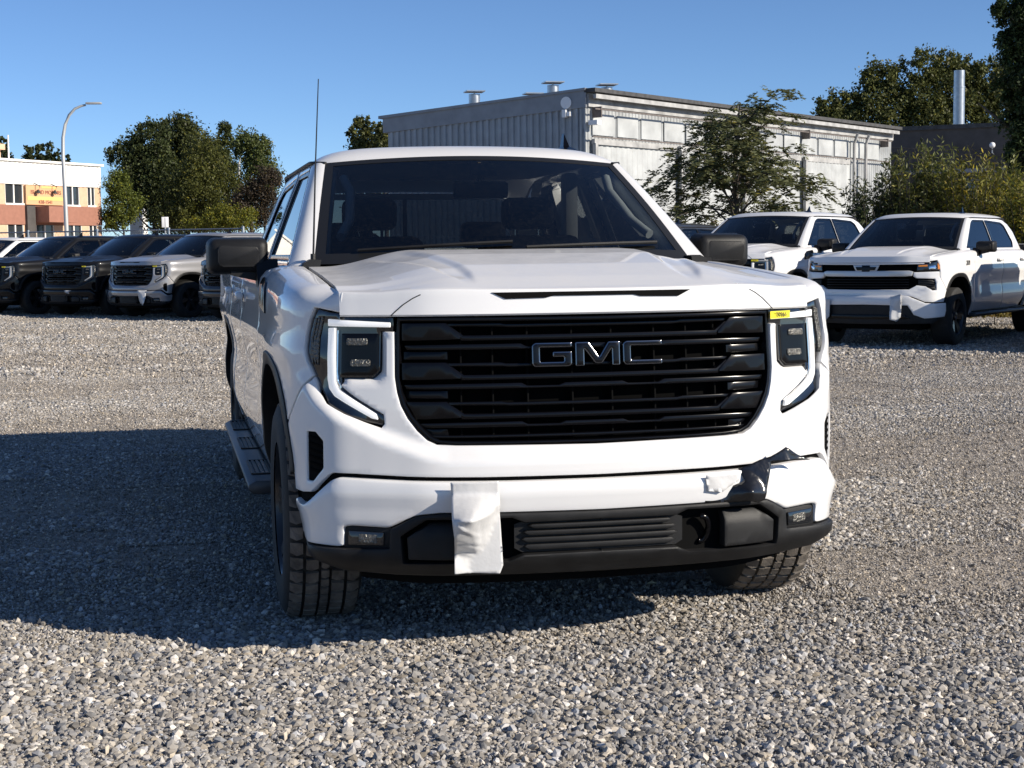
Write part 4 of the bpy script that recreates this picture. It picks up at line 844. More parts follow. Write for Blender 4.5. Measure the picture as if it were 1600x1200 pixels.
class Wall:
    """frame of a wall between two ground points; s along it in metres, outward normal to the viewer"""
    def __init__(self, A, B): self.A = Vector((A.x, A.y, 0)); d = Vector((B.x, B.y, 0))-self.A; self.L = d.length; self.d = d.normalized(); self.n = Vector((self.d.y, -self.d.x, 0)); 
    def P(self, s, z, o=0.): p = self.A+self.d*s+self.n*o; return (p.x, p.y, z)
    def s_at(self, px, py=380): d = at(px, py, 1.)-CAM; d.z = 0; den = self.n.dot(d); t = self.n.dot(self.A-Vector((CAM.x, CAM.y, 0)))/den; p = Vector((CAM.x, CAM.y, 0))+d*t; return (p-self.A).dot(self.d)
    def z_at(self, px, py): d = at(px, py, 1.)-CAM; den = self.n.dot(d); t = self.n.dot(self.A+Vector((0, 0, CAM.z))-CAM)/den; return CAM.z+d.z*t
    def block(self, name, s0, s1, z0, z1, o0, o1, m, parent=None, z0b=None, z1b=None):
        z0b = z0 if z0b is None else z0b; z1b = z1 if z1b is None else z1b
        V = [self.P(s0, z0, o0), self.P(s1, z0b, o0), self.P(s1, z1b, o0), self.P(s0, z1, o0), self.P(s0, z0, o1), self.P(s1, z0b, o1), self.P(s1, z1b, o1), self.P(s0, z1, o1)]
        return mk(name, V, [(0, 3, 2, 1), (4, 5, 6, 7), (0, 1, 5, 4), (1, 2, 6, 5), (2, 3, 7, 6), (3, 0, 4, 7)], m, parent, 0)
    def corr(self, name, s0, s1, z0, z1, o, per, dep, m, parent=None, z1b=None):
        n = int((s1-s0)/per); V = []; Fc = []; z1b = z1 if z1b is None else z1b
        for i in range(n):
            for k, (f, dd) in enumerate(((0, 0), (.35, 0), (.5, 1), (.85, 1))):
                s = s0+(i+f)*(s1-s0)/n; q = (s-s0)/(s1-s0); V += [self.P(s, z0, o+dd*dep), self.P(s, z1+(z1b-z1)*q, o+dd*dep)]
        V += [self.P(s1, z0, o), self.P(s1, z1b, o)]
        for i in range(len(V)//2-1): Fc.append((2*i, 2*i+2, 2*i+3, 2*i+1))
        return mk(name, V, Fc, m, parent, 0)
ZW = 6.6; dC = depth_for_z(915, 140, ZW); dL = depth_for_z(606, 183, ZW-.5); dR = depth_for_z(1392, 200, ZW)
C_ = at(915, 140, dC); Lp = at(606, 183, dL); Rp = at(1392, 200, dR)
WH = empty('warehouse', (C_.x, C_.y, 0)); W1 = Wall(Lp, C_); W2 = Wall(C_, Rp)
def rel(o, root): o.location = -Vector(root.location); return o
def child(root, o): o.parent = root; o.location = -Vector(root.location); return o
k_ = lambda o: child(WH, o)
k_(W1.corr('grey_wall', 0, W1.L, 0, ZW-1.05, 0, .24, .06, 'steel_sheet', z1b=ZW-.55)); k_(W1.block('parapet_band', -.15, W1.L+.05, ZW-1.05, ZW-.5, -.3, .10, 'steel_trim', z0b=ZW-.58, z1b=ZW)); k_(W1.block('parapet_cap', -.30, W1.L+.05, ZW-.56, ZW-.46, -.3, .16, 'steel_trim', z0b=ZW-.03, z1b=ZW+.05))
k_(W1.block('corner_post', W1.L-.18, W1.L+.02, 0, ZW-.6, .0, .06, 'white_sheet'))
k_(W2.corr('white_wall', 0, W2.L, 0, ZW-.15, 0, .20, .03, 'white_sheet')); k_(W2.block('eaves_board', 0, W2.L, ZW-.55, ZW-.12, .04, .12, 'grime_white')); k_(W2.block('roof_edge', -.1, W2.L+.2, ZW-.10, ZW+.03, -.4, .45, 'roof_dark')); k_(W2.block('gutter', 0, W2.L, ZW-.30, ZW-.16, .30, .42, 'grime_white'))
zt = ZW-1.75
for i, (a, b_) in enumerate(((922, 1050), (1056, 1150), (1155, 1244), (1250, 1322))):
    s0, s1 = W2.s_at(a), W2.s_at(b_); k_(W2.corr('sliding_door', s0, s1, .1, zt, .12+.06*(i % 2), .30, .022, 'white_panel')); 
    k_(W2.block('door_stile', s0, s0+.14, .1, zt+.02, .13, .26, 'grime_white')); k_(W2.block('door_head', s0, s1, zt-.02, zt+.16, .10, .22, 'grime_white'))
for i in range(16):
    s = W2.L*(i+.2)/16; k_(W2.block('upper_panel', s, s+W2.L/16*.86, zt+.30, ZW-.75, .04, .07, 'white_panel')) if i < 15 else None
    (i % 5 == 0) and k_(W2.block('rail_bracket', s, s+.05, ZW-.9, ZW-.55, .05, .42, 'rust_rail'))
for zz, oo in ((ZW-.66, .34), (zt+.20, .24)): k_(W2.block('door_rail', 0, W2.L*.97, zz, zz+.045, oo, oo+.05, 'rust_rail'))
for px in (1322, 1340):
    s = W2.s_at(px); p = [W2.P(s, 0, .35), W2.P(s, ZW-.9, .35), W2.P(s, ZW-.5, .5)]; k_(tube('downpipe', p, .07, 'grime_white'))
s = W1.s_at(889); k_(mk('wall_lamp', *lathe_x([(0, .02), (.05, .18), (.09, .20), (.10, .0)], 16), 'light_white')); lamp_ = [o for o in WH.children if o.name.startswith('wall_lamp')][0]; lamp_.location = Vector(W1.P(s, W1.z_at(889, 161), .05))-WH.location; lamp_.rotation_euler = (0, 0, math.atan2(W1.n.y, W1.n.x))
k_(W1.block('siren_box', W1.s_at(884), W1.s_at(890), W1.z_at(887, 184), W1.z_at(887, 172), .04, .22, 'light_white')); k_(W1.block('siren_box', W1.s_at(891), W1.s_at(896), W1.z_at(893, 182), W1.z_at(893, 175), .04, .2, 'light_white')); k_(W2.block('camera_box', .0, .25, ZW-1.15, ZW-1.0, .1, .45, 'light_white'))
for px, py, back in ((710, 143, 1.5), (749, 147, 4), (834, 129, 1.5), (869, 133, 4)):
    s = W1.s_at(px); p = Vector(W1.P(s, 0, -back)); d_ = (p-Vector((CAM.x, CAM.y, 0))).dot(Vector((fw.x, fw.y, 0)).normalized()); z = at(px, py, d_).z-.08; V1 = empty_part('roof_vent', WH); V1.location = Vector((p.x, p.y, 0))-Vector(WH.location)
    prism('vent_cap', [(-.33, -.33), (.33, -.33), (.33, .33), (-.33, .33)], z-.02, z+.02, 'galvanised', V1); V_, F_ = tube_geo([(0, 0, ZW-1.2), (0, 0, z-.09)], .20, 14); mk('vent_pipe', V_, F_, 'galvanised', V1); V_, F_ = tube_geo([(0, 0, z-.25), (0, 0, z)], .03, 6); mk('vent_stay', V_, F_, 'galvanised', V1)
back1 = W1.P(0, 0, -12); back2 = W2.P(W2.L, 0, -12)
V = [W1.P(0, ZW-.55, 0), W1.P(W1.L, ZW-.05, 0), W2.P(W2.L, ZW-.12, 0), (back2[0], back2[1], ZW-.3), (back1[0], back1[1], ZW-.6)]; k_(mk('roof', V, [(0, 1, 2, 3, 4)], 'roof_dark', None, 0)); V = [W2.P(W2.L, 0, 0), (back2[0], back2[1], 0), (back2[0], back2[1], ZW-.3), W2.P(W2.L, ZW-.12, 0)]; k_(mk('end_wall', V, [(0, 1, 2, 3)], 'grime_white', None, 0))
tag(WH, 'grey and white metal warehouse with sliding doors and roof vents', 'building')
# dark building behind the shrubs, with a steel flue
DB = empty('dark_building', at(1480, 300, 76)); DB.location.z = 0; A = at(1388, 300, 76); B = at(1720, 300, 72); W3 = Wall(A, B); zt3 = W3.z_at(1450, 198); q = lambda o: child(DB, o)
q(W3.block('wall', 0, W3.L, 0, zt3-.15, -9, 0, 'dark_wall')); q(W3.block('fascia', 0, W3.L, zt3-.15, zt3+.05, -9.1, .12, 'roof_dark')); q(W3.block('ledge', 0, W3.L, zt3-2.25, zt3-2.05, .0, .30, 'steel_trim'))
for i in range(5): q(W3.block('window', 1.2+i*2.4, 2.6+i*2.4, zt3-3.6, zt3-2.5, .0, .05, 'pane_dark'))
tag(DB, 'dark low building behind the shrubs at the right', 'building')
p = at(1498, 198, 78); FL = empty('steel_flue', (p.x, p.y, zt3-.2)); ztop = at(1498, 111, 78).z
for nm, a, b_, r_ in (('lower_pipe', 0, (ztop-zt3)*.72+.2, .275), ('upper_pipe', (ztop-zt3)*.72+.2, ztop-zt3+.2, .262), ('joint_ring', (ztop-zt3)*.72+.17, (ztop-zt3)*.72+.25, .29)):
    V, Fc = tube_geo([(0, 0, a), (0, 0, b_)], r_, 18); mk(nm, V, Fc, 'galvanised', FL)
tag(FL, 'tall round steel flue rising from the dark building roof', 'chimney')
# two-storey shop, left
dA = depth_for_z(0, 247, 7.6); dB_ = depth_for_z(156, 257, 7.6); A0 = at(0, 247, dA); B0 = at(156, 257, dB_); dirv = (Vector((B0.x, B0.y, 0))-Vector((A0.x, A0.y, 0))).normalized(); A1 = A0-dirv*9
SH = empty('shop_building', (B0.x, B0.y, 0)); W4 = Wall(A1, B0); q = lambda o: child(SH, o); S4 = lambda px: W4.s_at(px, 330); Z4 = lambda py: W4.z_at(80, py)
zz = [7.6, Z4(290), Z4(321.5), Z4(351.5)]
q(W4.corr('upper_cladding', 0, W4.L, zz[1], zz[0]-.12, .05, .40, .03, 'stucco_white')); q(W4.block('coping', -.1, W4.L+.15, zz[0]-.14, zz[0], -12, .22, 'stucco_white')); q(W4.block('upper_core', 0, W4.L, zz[1], zz[0]-.15, -12, .04, 'stucco_white'))
def wall_with(name, z0, z1, wins, m, o):
    """wall strips left between window openings"""
    edges = [0]+[e for w_ in wins for e in w_]+[W4.L]
    for a, b_ in zip(edges[0::2], edges[1::2]): q(W4.block(name, a, b_, z0, z1, -12 if a == 0 else -.4, o, m))
    for a, b_ in wins:
        q(W4.block('window_pane', a, b_, z0, z1, -.15, -.12, 'pane_dark'))
        for s in (a, (a+b_)/2, b_): q(W4.block('window_frame', s-.05, s+.05, z0, z1, -.11, -.02, 'stucco_white'))
        q(W4.block('window_sill', a-.05, b_+.05, z0-.02, z0+.10, -.1, .06, 'stucco_white'))
up = [(S4(-40), S4(-12)), (S4(9), S4(37)), (S4(104), S4(125)), (S4(137.5), S4(149))]; lo_ = [(S4(-40), S4(-12)), (S4(11), S4(36)), (S4(56), S4(84)), (S4(103), S4(127)), (S4(138.5), S4(151))]
wall_with('peach_wall', zz[2], zz[1], up, 'stucco_peach', 0.); q(W4.block('brown_band', 0, W4.L, zz[3], zz[2], -12, .06, 'stucco_brown')); wall_with('lower_wall', 0, zz[3]-.02, lo_, 'stucco_peach', 0.)
q(W4.block('porch_box', S4(53), S4(98), zz[3]+.15, zz[2]-.08, .06, 1.3, 'stucco_brown')); q(W4.block('porch_side', S4(38), S4(51), 0, zz[2]-.05, .06, .25, 'dark_wall'))
tag(SH, 'two-storey shop with white upper band, peach walls and brown stripe', 'building')
SG = empty('shop_sign', W4.P(S4(68), Z4(305), .30)); k2 = lambda o: child(SG, o); k2(W4.block('board', S4(38), S4(98), Z4(322)+.05, zz[1]-.05, .07, .20, 'sign_orange'))
k2(W4.block('yellow_stripe', S4(40), S4(96), Z4(314), Z4(308), .20, .215, 'sign_yellow')); k2(W4.block('yellow_stripe', S4(62), S4(86), Z4(295), zz[1]-.08, .20, .215, 'sign_yellow'))
text_obj('lettering', 'ISLAND MOTORS', .36, 'sign_ink', SG, Vector(W4.P(S4(69), Z4(301.5), .225))-SG.location, W4.d, (0, 0, 1)); text_obj('lettering', '438-1541', .34, 'sign_ink', SG, Vector(W4.P(S4(68), Z4(316.5), .225))-SG.location, W4.d, (0, 0, 1))
for px in (53, 79):
    V, Fc = tube_geo([W4.P(S4(px), zz[1]+.1, .1), W4.P(S4(px), zz[1]-.1, .6), W4.P(S4(px), Z4(300), .45)], .03, 6); k2(mk('lamp_arm', V, Fc, 'ink')); V, Fc = tube_geo([W4.P(S4(px), Z4(300)+.1, .45), W4.P(S4(px), Z4(300)-.12, .42)], [.06, .17], 10); k2(mk('lamp_shade', V, Fc, 'ink'))
tag(SG, 'orange and yellow shop sign with dark lettering under two lamps', 'sign')
AC = empty('rooftop_unit', W4.P(S4(20), zz[0], -3)); child(AC, W4.block('casing', S4(4), S4(44), zz[0], Z4(224), -4.2, -2.2, 'stucco_peach')); child(AC, W4.block('grille_panel', S4(5), S4(15), zz[0]+.15, Z4(225), -2.2, -2.14, 'steel_trim')); child(AC, W4.block('hood', S4(30), S4(46), Z4(235), Z4(226), -2.25, -1.9, 'stucco_peach')); tag(AC, 'peach air handling unit on the shop roof', 'air conditioner')
V, Fc = tube_geo([W4.P(S4(35), zz[0]-.2, -1), W4.P(S4(35), Z4(214), -1)], .05, 8); tag(mk('roof_mast', V, Fc, 'light_white'), 'thin white mast standing on the shop roof', 'mast')
# white gabled house glimpsed between the trees
p = at(212, 350, 128); HS = empty('white_house', (p.x, p.y, 0)); W5 = Wall(at(203, 350, 128), at(222, 350, 128)); q = lambda o: child(HS, o); za = W5.z_at(212, 324); q(W5.block('wall', 0, W5.L, 0, za, -2, 0, 'stucco_white'))
V = [W5.P(-.3, za, .3), W5.P(W5.L+.3, za, .3), W5.P(W5.L+.3, za+.8, -1), W5.P(-.3, za+.8, -1), W5.P(-.3, za, -2.3), W5.P(W5.L+.3, za, -2.3)]; q(mk('roof', V, [(0, 1, 2, 3), (3, 2, 5, 4)], 'steel_trim', None, 0)); q(W5.block('window', .4, 1.0, 1.0, 2.0, 0, .03, 'pane_dark')); tag(HS, 'white house glimpsed between the trees beside the shop', 'house')

# ------------------------------------------------------------------ lamps, fence, post
def street_lamp(pts, depth, base_px, r, label):
    P = [at(px, py, depth) for px, py in pts]; b0 = Vector((P[0].x, P[0].y, 0)); Lm = empty('street_lamp', b0); path = [Vector((0, 0, 0))]+[p-b0 for p in P]
    n = len(path); tube('pole', path, [r*(1-.55*i/(n-1)) for i in range(n)], 'pole_grey', Lm, 10); e = path[-1]; d = (path[-1]-path[-2]).normalized()
    bm = bmesh.new(); bbox(bm, (-.34, -.12, -.045), (.34, .12, .045), .035, 2); h_ = bm_obj('lamp_head', bm, 'pole_grey', Lm); h_.location = e+d*.35; h_.rotation_euler = (0, 0, math.atan2(d.y, d.x)); V, Fc = tube_geo([(0, 0, 0), (0, 0, .25)], .22, 12); mk('base_plate', V, Fc, 'pole_grey', Lm); tag(Lm, label, 'street lamp', 'street lamps beyond the fence')
street_lamp([(104, 360), (101, 290), (98.5, 245), (98.5, 215), (102, 195), (108, 180), (117, 170), (127, 165.5), (134, 164)], 68, 104, .10, 'tall curved street lamp in front of the shop')
street_lamp([(373, 300), (374, 255), (377, 240), (384, 229), (393, 224), (404, 222.5), (413, 222)], 119, 373, .10, 'curved street lamp among the trees')
FA = at(-60, 361, 44); FB = at(380, 361, 41); WF = Wall(FA, FB); FN = empty('chain_link_fence', (FB.x, FB.y, 0)); zf = WF.z_at(160, 361); q = lambda o: child(FN, o)
V, Fc = tube_geo([WF.P(0, zf, 0), WF.P(WF.L, zf, 0)], .022, 6); q(mk('top_rail', V, Fc, 'galvanised'))
for i in range(5): s = WF.L*i/4; V, Fc = tube_geo([WF.P(s, 0, 0), WF.P(s, zf+.06, 0)], .035, 8); q(mk('post', V, Fc, 'galvanised'))
parts = []
for i in range(int(WF.L/.12)):
    for sg in (1, -1): s = i*.12; parts.append(tube_geo([WF.P(s, .05 if sg > 0 else zf, 0), WF.P(s+zf-.05, zf if sg > 0 else .05, 0)], .0022, 3, cap=False))
V, Fc = join_geo(parts); w_ = q(mk('wire_mesh', V, Fc, 'galvanised')); w_['kind'] = 'stuff'; tag(FN, 'chain link fence with steel rail behind the parked trucks', 'fence')
p = at(258, 345, 75); PS = empty('sign_post', (p.x, p.y, 0)); z0_ = at(258, 352, 75).z; V, Fc = tube_geo([(0, 0, 0), (0, 0, at(258, 340, 75).z)], .04, 8); mk('post', V, Fc, 'galvanised', PS); box('plate', (-.16, -.03, z0_-.1), (.16, .0, at(258, 339, 75).z), 'light_white', PS, .005); tag(PS, 'small white sign on a post in front of the dark trees', 'sign')

# ------------------------------------------------------------------ trees and shrubs
def leaf_mat(name):
    m, t, b = nt(name); ca = t.nodes.new('ShaderNodeVertexColor'); ca.layer_name = 'Col'; t.links.new(ca.outputs[0], b.inputs['Base Color']); b.inputs['Roughness'].default_value = .55; b.inputs['Specular IOR Level'].default_value = .3
    tr = t.nodes.new('ShaderNodeBsdfTranslucent'); t.links.new(ca.outputs[0], tr.inputs[0]); mx = t.nodes.new('ShaderNodeMixShader'); mx.inputs[0].default_value = .32; o = t.nodes['Material Output']
    t.links.new(b.outputs[0], mx.inputs[1]); t.links.new(tr.outputs[0], mx.inputs[2]); t.links.new(mx.outputs[0], o.inputs[0]); return m
leaf_mat('leaf'); mat('bark', (.09, .075, .06), .9, var=.3, vscale=12)
def leaves_mesh(name, C, A, B, col, parent):
    """leaf blades: centre C, half-axes A (length) and B (width); four corners each, pointed"""
    n = len(C); V = np.stack([C-A, C+B*.9-A*.1, C+A, C-B*.9-A*.1], 1).reshape(-1, 3); Fa = np.arange(n*4).reshape(n, 4)
    me = bpy.data.meshes.new(name); me.vertices.add(n*4); me.vertices.foreach_set('co', V.reshape(-1).astype(np.float32)); me.loops.add(n*4); me.loops.foreach_set('vertex_index', Fa.reshape(-1).astype(np.int32)); me.polygons.add(n); me.polygons.foreach_set('loop_start', (np.arange(n)*4).astype(np.int32)); me.update(calc_edges=True)
    c = me.color_attributes.new('Col', 'FLOAT_COLOR', 'POINT'); c.data.foreach_set('color', np.repeat(np.concatenate([col, np.ones((n, 1))], 1), 4, 0).reshape(-1).astype(np.float32)); me.materials.append(MATS['leaf'])
    o = link(bpy.data.objects.new(name, me)); o.parent = parent; return o
def unit(v): return v/np.maximum(np.linalg.norm(v, axis=-1, keepdims=True), 1e-9)
def rand_leaves(C, size, rg, asp=.55, droop=0.):
    n = len(C); A = unit(rg.normal(size=(n, 3))+np.array([0, 0, -droop])); B = unit(np.cross(A, rg.normal(size=(n, 3)))); s = size*rg.uniform(.6, 1.3, (n, 1)); return A*s, B*s*asp
def tone(n, base, rg, sp=.35, yel=.0):
    k = np.exp(rg.normal(0, sp, (n, 1))); c = np.array(base)*k; y = (rg.uniform(0, 1, (n, 1)) < yel); return np.clip(np.where(y, c*np.array([2.0, 1.6, .8]), c)*np.array([1.22, 1.25, 1.15]), 0, .5)
def trunk(parent, h, r, limbs, rg, crown_z):
    parts = [tube_geo([(0, 0, 0), (r*.3, 0, h*.3), (0, r*.3, h*.55), (0, 0, h*.8)], [r, r*.75, r*.5, r*.12], 8)]
    for i in range(limbs):
        z = h*rg.uniform(.25, .6); a = rg.uniform(0, 6.28); l = h*rg.uniform(.10, .18); parts.append(tube_geo([(0, 0, z), (l*.5*math.cos(a), l*.5*math.sin(a), z+l*.35), (l*math.cos(a), l*math.sin(a), z+l*.8)], [r*.4, r*.25, r*.06], 6))
    V, Fc = join_geo(parts); return mk('trunk', V, Fc, 'bark', parent, 60)
def tree(px, top, depth, lobes, label, leaf=.16, n=7000, col=(.05, .06, .018), seed=0, yel=.05, group=None, name='tree', r=.22, clump=None):
    """lobes: (px, py, rx_px, ry_px) ellipses of the crown as seen; filled with leaf clumps in depth"""
    rg = np.random.default_rng(seed); p = at(px, top, depth); s = F_PX/depth; Tr = empty(name, (p.x, p.y, 0)); right = np.array(cx_); fwv = np.array([fw.x, fw.y, 0])/math.hypot(fw.x, fw.y)
    ar = sum(l[2]*l[3] for l in lobes); C = []; tot = 0
    for (lx, ly, rx, ry) in lobes:
        rx *= 1.06; ry *= 1.06
        c = np.array(at(lx, ly, depth)); k = max(10, int((clump or 240)*l_frac(rx, ry, ar))); d = unit(rg.normal(size=(k, 3)))*rg.uniform(.15, 1.0, (k, 1))**.45
        cc = c+d[:, :1]*right*rx/s+d[:, 1:2]*fwv*rx/s*.8+d[:, 2:]*np.array([0, 0, 1])*ry/s
        m_ = int(2.2*n*l_frac(rx, ry, ar)/k); cr = min(rx, ry)/s*rg.uniform(.14, .36, (k, 1, 1))*np.array([1, 1, 1.15]); q = rg.normal(0, .55, (k, m_, 3))
        C.append((cc[:, None]+q*cr).reshape(-1, 3))
    C = np.concatenate(C)-np.array(Tr.location); C = C[C[:, 2] > .15]; A, B = rand_leaves(C, leaf*.52, rg, .6); colr = tone(len(C), col, rg, .32, yel)
    leaves_mesh('crown' if name == 'tree' else 'foliage', C, A, B, colr, Tr); trunk(Tr, float(C[:, 2].max()), r, 7, rg, 0).name = 'trunk' if name == 'tree' else 'stems'; tag(Tr, label, name, group); return Tr
def l_frac(rx, ry, ar): return rx*ry/ar
GT = 'trees behind the lot'
tree(235, 190, 120, [(200, 238, 30, 26), (232, 225, 34, 34), (228, 275, 42, 40), (255, 300, 50, 55)], 'broad dark poplar at the left of the tree group beside the shop', .24, 11000, (.040, .050, .018), 1, .04, GT)
tree(288, 178, 124, [(272, 225, 26, 40), (290, 212, 26, 34), (300, 255, 40, 46), (285, 320, 50, 46)], 'tallest dark poplar in the tree group beside the shop', .24, 11000, (.045, .052, .018), 2, .04, GT)
tree(315, 212, 114, [(318, 250, 34, 36), (312, 300, 52, 44), (345, 315, 46, 44), (300, 340, 50, 26)], 'round olive green maple in front of the poplars', .17, 13000, (.066, .070, .018), 3, .05, GT)
tree(352, 195, 121, [(350, 222, 14, 28), (345, 265, 26, 34)], 'slim tree with a narrow top right of the maple', .2, 4000, (.055, .065, .022), 4, .05, GT)
tree(388, 200, 117, [(380, 225, 18, 24), (400, 240, 22, 34), (405, 275, 30, 34)], 'loose light green tree behind the curved street lamp', .2, 5000, (.07, .085, .028), 5, .06, GT)
tree(412, 262, 106, [(415, 290, 26, 28), (400, 320, 34, 30), (375, 335, 40, 24)], 'purple-brown tree beside the nearest truck cab', .15, 6500, (.040, .030, .022), 6, .10, GT)
tree(365, 318, 104, [(362, 340, 44, 20), (330, 348, 40, 14)], 'low yellow-green bush under the maple', .13, 4500, (.095, .10, .015), 7, .15, GT, 'bush', .05)
tree(190, 264, 108, [(186, 290, 20, 22), (192, 318, 28, 26), (182, 342, 26, 18)], 'small bright green tree beside the shop corner', .15, 6000, (.075, .090, .018), 8, .10, GT, r=.1)
for i, (px, tp, rx) in enumerate(((4, 207, 10), (46, 220, 9), (62, 217, 9), (77, 219, 10), (90, 228, 9), (106, 238, 6))): tree(px, tp, 150, [(px, tp+22, rx*.7, 20), (px, tp+50, rx*1.3, 32), (px, tp+100, rx*1.4, 50)], ['dark poplar at the left picture edge behind the shop roof', 'poplar just right of the roof mast behind the shop', 'second poplar right of the roof mast', 'third poplar right of the roof mast', 'fourth poplar right of the roof mast', 'last small poplar behind the shop by the lamp pole'][i], .3, 2600, (.042, .052, .022), 20+i, .03, GT, r=.2)
tree(562, 184, 120, [(558, 205, 16, 20), (575, 202, 14, 18), (568, 240, 30, 34), (570, 300, 34, 50)], 'pointed tree behind the left end of the warehouse', .26, 5000, (.065, .070, .025), 30, .08, GT)
tree(600, 190, 118, [(598, 212, 12, 22), (600, 250, 18, 40)], 'slim tree touching the left end of the warehouse', .26, 2500, (.065, .070, .025), 31, .08, GT)
GB = 'trees behind the dark building'
for i, (px, tp, lob, lb) in enumerate(((1295, 143, [(1295, 165, 20, 22), (1300, 200, 28, 30)], 'leftmost small tree above the warehouse end'), (1330, 140, [(1328, 162, 18, 22), (1335, 200, 30, 34)], 'second small tree above the warehouse end'),
    (1385, 92, [(1378, 120, 28, 26), (1365, 150, 30, 30), (1390, 175, 44, 40)], 'broad olive tree left of the steel flue'), (1440, 82, [(1440, 108, 34, 26), (1445, 150, 42, 40), (1460, 190, 46, 40)], 'tall olive tree just left of the steel flue'), (1490, 78, [(1480, 106, 22, 24), (1500, 115, 26, 30), (1495, 165, 40, 46)], 'tall olive tree behind the steel flue'), (1545, 90, [(1540, 118, 28, 30), (1548, 165, 34, 46)], 'olive tree right of the steel flue'))):
    tree(px, tp, 92, lob+[(px, 260, 40, 60)], lb, .19, 8000, (.074, .080, .026), 40+i, .05, GB)
tree(1600, -20, 46, [(1590, 20, 44, 34), (1600, 70, 40, 44), (1585, 120, 34, 36), (1610, 170, 44, 50), (1600, 235, 32, 36), (1640, 100, 60, 120)], 'tall dark green tree cut off by the right picture edge', .12, 20000, (.030, .045, .016), 50, .02, None, r=.25)
# feathery locust in front of the warehouse: tiers of drooping fronds
def locust(px, top, depth, label):
    rg = np.random.default_rng(60); p = at(px, top, depth); s = F_PX/depth; Tr = empty('locust_tree', (p.x, p.y, 0)); H = p.z; parts = [tube_geo([(0, 0, 0), (.05, 0, H*.35), (-.03, .05, H*.65), (.1, 0, H*.96)], [.11, .08, .05, .012], 8)]; Cs = []; As = []; Bs = []
    for i in range(46):
        f = (i+.5)/46; z = H*(.22+.66*f); a = i*2.4+rg.uniform(-.4, .4); l = (2.25-1.15*abs(f-.35)-.9*max(0, f-.6)*2.0)*rg.uniform(.6, 1.15); l = max(.5, l); up = rg.uniform(.30, .95)
        pts = [np.array([l*t*math.cos(a), l*t*math.sin(a), z+l*(up*t*1.6-.75*t*t)]) for t in np.linspace(0, 1, 7)]; parts.append(tube_geo([tuple(q) for q in pts], [.028*(1-.85*k/6) for k in range(7)], 5))
        for k in range(int(13*l)+6):
            t = rg.uniform(.25, 1.03); q = np.array([l*t*math.cos(a), l*t*math.sin(a), z+l*(up*t*1.6-.75*t*t)])+rg.normal(0, .13, 3); fa = a+rg.normal(0, .9); fl = rg.uniform(.22, .46); d = np.array([math.cos(fa), math.sin(fa), rg.uniform(-.9, .5)]); d /= np.linalg.norm(d); sd = np.cross(d, [0, 0, 1]); sd /= np.linalg.norm(sd)
            m_ = 13; tt = np.linspace(.1, 1, m_)
            for sg in (1, -1): Cs.append(q+d*fl*tt[:, None]+sg*sd*.052+rg.normal(0, .012, (m_, 3))-np.array([0, 0, 1])*fl*.25*tt[:, None]**2); As.append((sd*sg*.058+d*.025+rg.normal(0, .012, (m_, 3)))); Bs.append(unit(np.cross(As[-1], rg.normal(size=(m_, 3))+np.array([0, 0, 2.])))*.024)
    C = np.concatenate(Cs); leaves_mesh('crown', C, np.concatenate(As), np.concatenate(Bs), tone(len(C), (.112, .118, .058), rg, .3, .06), Tr); V, Fc = join_geo(parts); mk('trunk', V, Fc, 'bark', Tr, 60); tag(Tr, label, 'tree'); return Tr
locust(1150, 146, 36, 'feathery locust tree standing in front of the white warehouse doors')
# willow-like shrubs behind the right-hand trucks
def shrub(px, top, depth, wpx, label, seed, n=70, col=(.060, .062, .018), leaf=.058):
    rg = np.random.default_rng(seed); p = at(px, top, depth); s = F_PX/depth; w = wpx/s; H = p.z; Sh = empty('shrub', (p.x, p.y, 0)); parts = []; Cs = []; As = []
    for i in range(n):
        a = rg.uniform(0, 6.28); r0_ = w*.35*rg.uniform(0, 1)**.5; lean = rg.uniform(.1, .6)*w*.9; h = H*rg.uniform(.55, 1.0)*(1-.25*(lean/(w+.01)))
        pts = [np.array([math.cos(a)*(r0_+lean*t**1.4), math.sin(a)*(r0_+lean*t**1.4), h*t-.10*h*t*t*0]) for t in np.linspace(0, 1, 6)]; parts.append(tube_geo([tuple(q) for q in pts], [.014*(1-.8*k/5) for k in range(6)], 4, cap=False))
        m_ = int(80*h/2.5); t = rg.uniform(.12, 1.02, m_); base = np.stack([math.cos(a)*(r0_+lean*t**1.4), math.sin(a)*(r0_+lean*t**1.4), h*t], 1); d = unit(rg.normal(size=(m_, 3))+np.array([0, 0, .5])); Cs.append(base+d*leaf*rg.uniform(.8, 2.6, (m_, 1))); As.append(d*leaf*rg.uniform(.8, 1.4, (m_, 1)))
    C = np.concatenate(Cs); A = np.concatenate(As); B = unit(np.cross(A, rg.normal(size=A.shape)))*leaf*.34; leaves_mesh('foliage', C, A, B, tone(len(C), col, rg, .35, .12), Sh); V, Fc = join_geo(parts); mk('stems', V, Fc, 'bark', Sh, 60); tag(Sh, label, 'shrub', 'shrubs behind the parked trucks'); return Sh
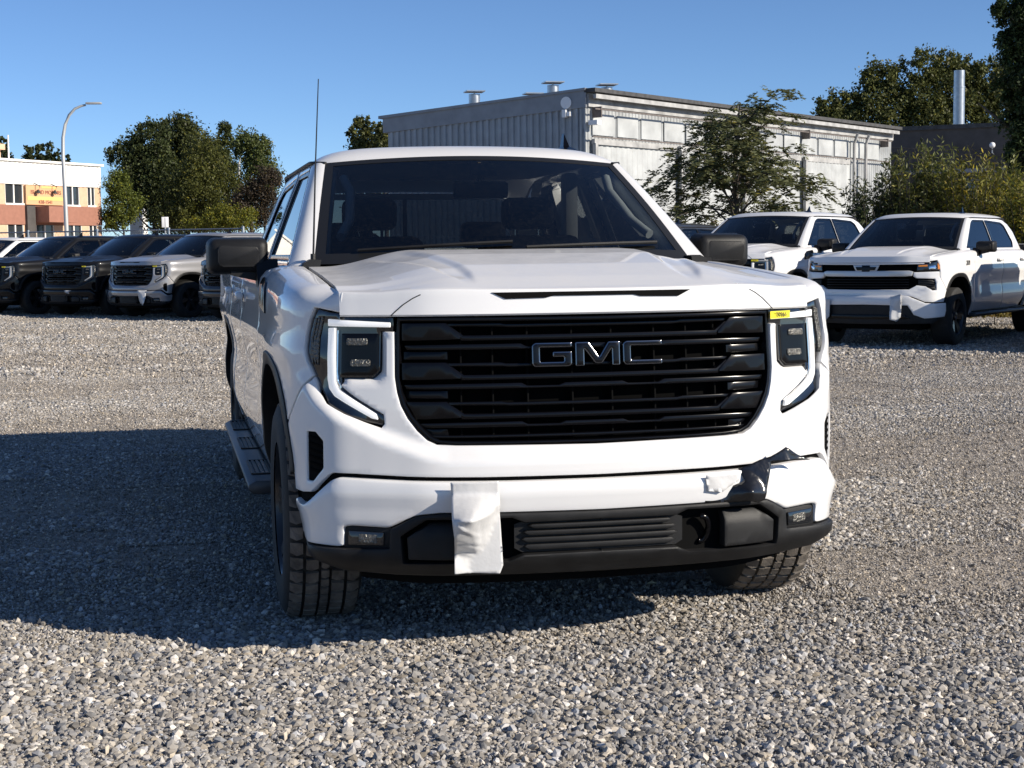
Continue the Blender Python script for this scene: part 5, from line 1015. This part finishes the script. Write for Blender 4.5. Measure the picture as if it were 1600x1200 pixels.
for i, (px, tp, d, w, lb, col) in enumerate(((1362, 268, 33, 55, 'dark shrub at the left end of the shrubs, beside the warehouse', (.030, .036, .016)), (1420, 236, 33, 62, 'shrub behind the windscreen of the split-grille truck', (.052, .056, .018)), (1468, 212, 33, 50, 'tallest upright shrub above the split-grille truck roof', (.060, .064, .018)), (1525, 236, 32, 62, 'yellowish shrub behind the rear window of the split-grille truck', (.080, .074, .014)), (1560, 238, 33, 48, 'upright shrub under the white lamp on the dark building', (.064, .066, .016)), (1615, 262, 31, 62, 'yellow-green shrub at the right picture edge', (.085, .080, .014)))): shrub(px, tp-8, d, w, lb, 70+i, 120, tuple(c*1.55 for c in col))
tree(1555, 430, 27, [(1545, 495, 46, 14), (1590, 500, 40, 14)], 'dry yellow weeds under the split-grille truck', .05, 2500, (.14, .11, .03), 90, .2, None, 'weeds', .01)
# lamp on the dark building and a fallen leaf
p = Vector(W3.P(W3.s_at(1551), W3.z_at(1551, 228), .6)); LB = empty('globe_lamp', p); bm = bmesh.new(); bmesh.ops.create_uvsphere(bm, u_segments=14, v_segments=10, radius=.14); bm_obj('globe', bm, 'light_white', LB, 180); V, Fc = tube_geo([(0, 0, -.12), (0, 0, -.35), tuple(Vector(W3.P(W3.s_at(1551), p.z-.4, 0))-p)], .03, 8); mk('arm', V, Fc, 'galvanised', LB); tag(LB, 'white globe lamp on the dark building wall', 'lamp')
mat('dry_leaf', (.62, .55, .36), .7); pl = ground_at(1010, 914, .012); V = [(0, 0, .004), (.03, .012, .014), (.055, 0, .006), (.028, -.016, .012), (.03, 0, .002)]; lf = mk('fallen_leaf', V, [(0, 4, 1), (1, 4, 2), (2, 4, 3), (3, 4, 0)], 'dry_leaf', None, 0); lf.location = pl; lf.rotation_euler = (.2, .1, .3); tag(lf, 'single pale dry leaf lying in the shade under the nearest truck', 'leaf')
for k, (za, zb) in enumerate(((zt3-.95, zt3-1.0), (zt3-1.25, zt3-1.4))):
    V, Fc = tube_geo([W3.P(W3.L*f, za+(zb-za)*f-.25*math.sin(math.pi*f), .7) for f in np.linspace(0, .8, 12)], .018, 5); tag(mk('overhead_wire', V, Fc, 'ink'), ['upper wire sagging along the dark building', 'lower wire sagging along the dark building'][k], 'wire', 'wires along the dark building')
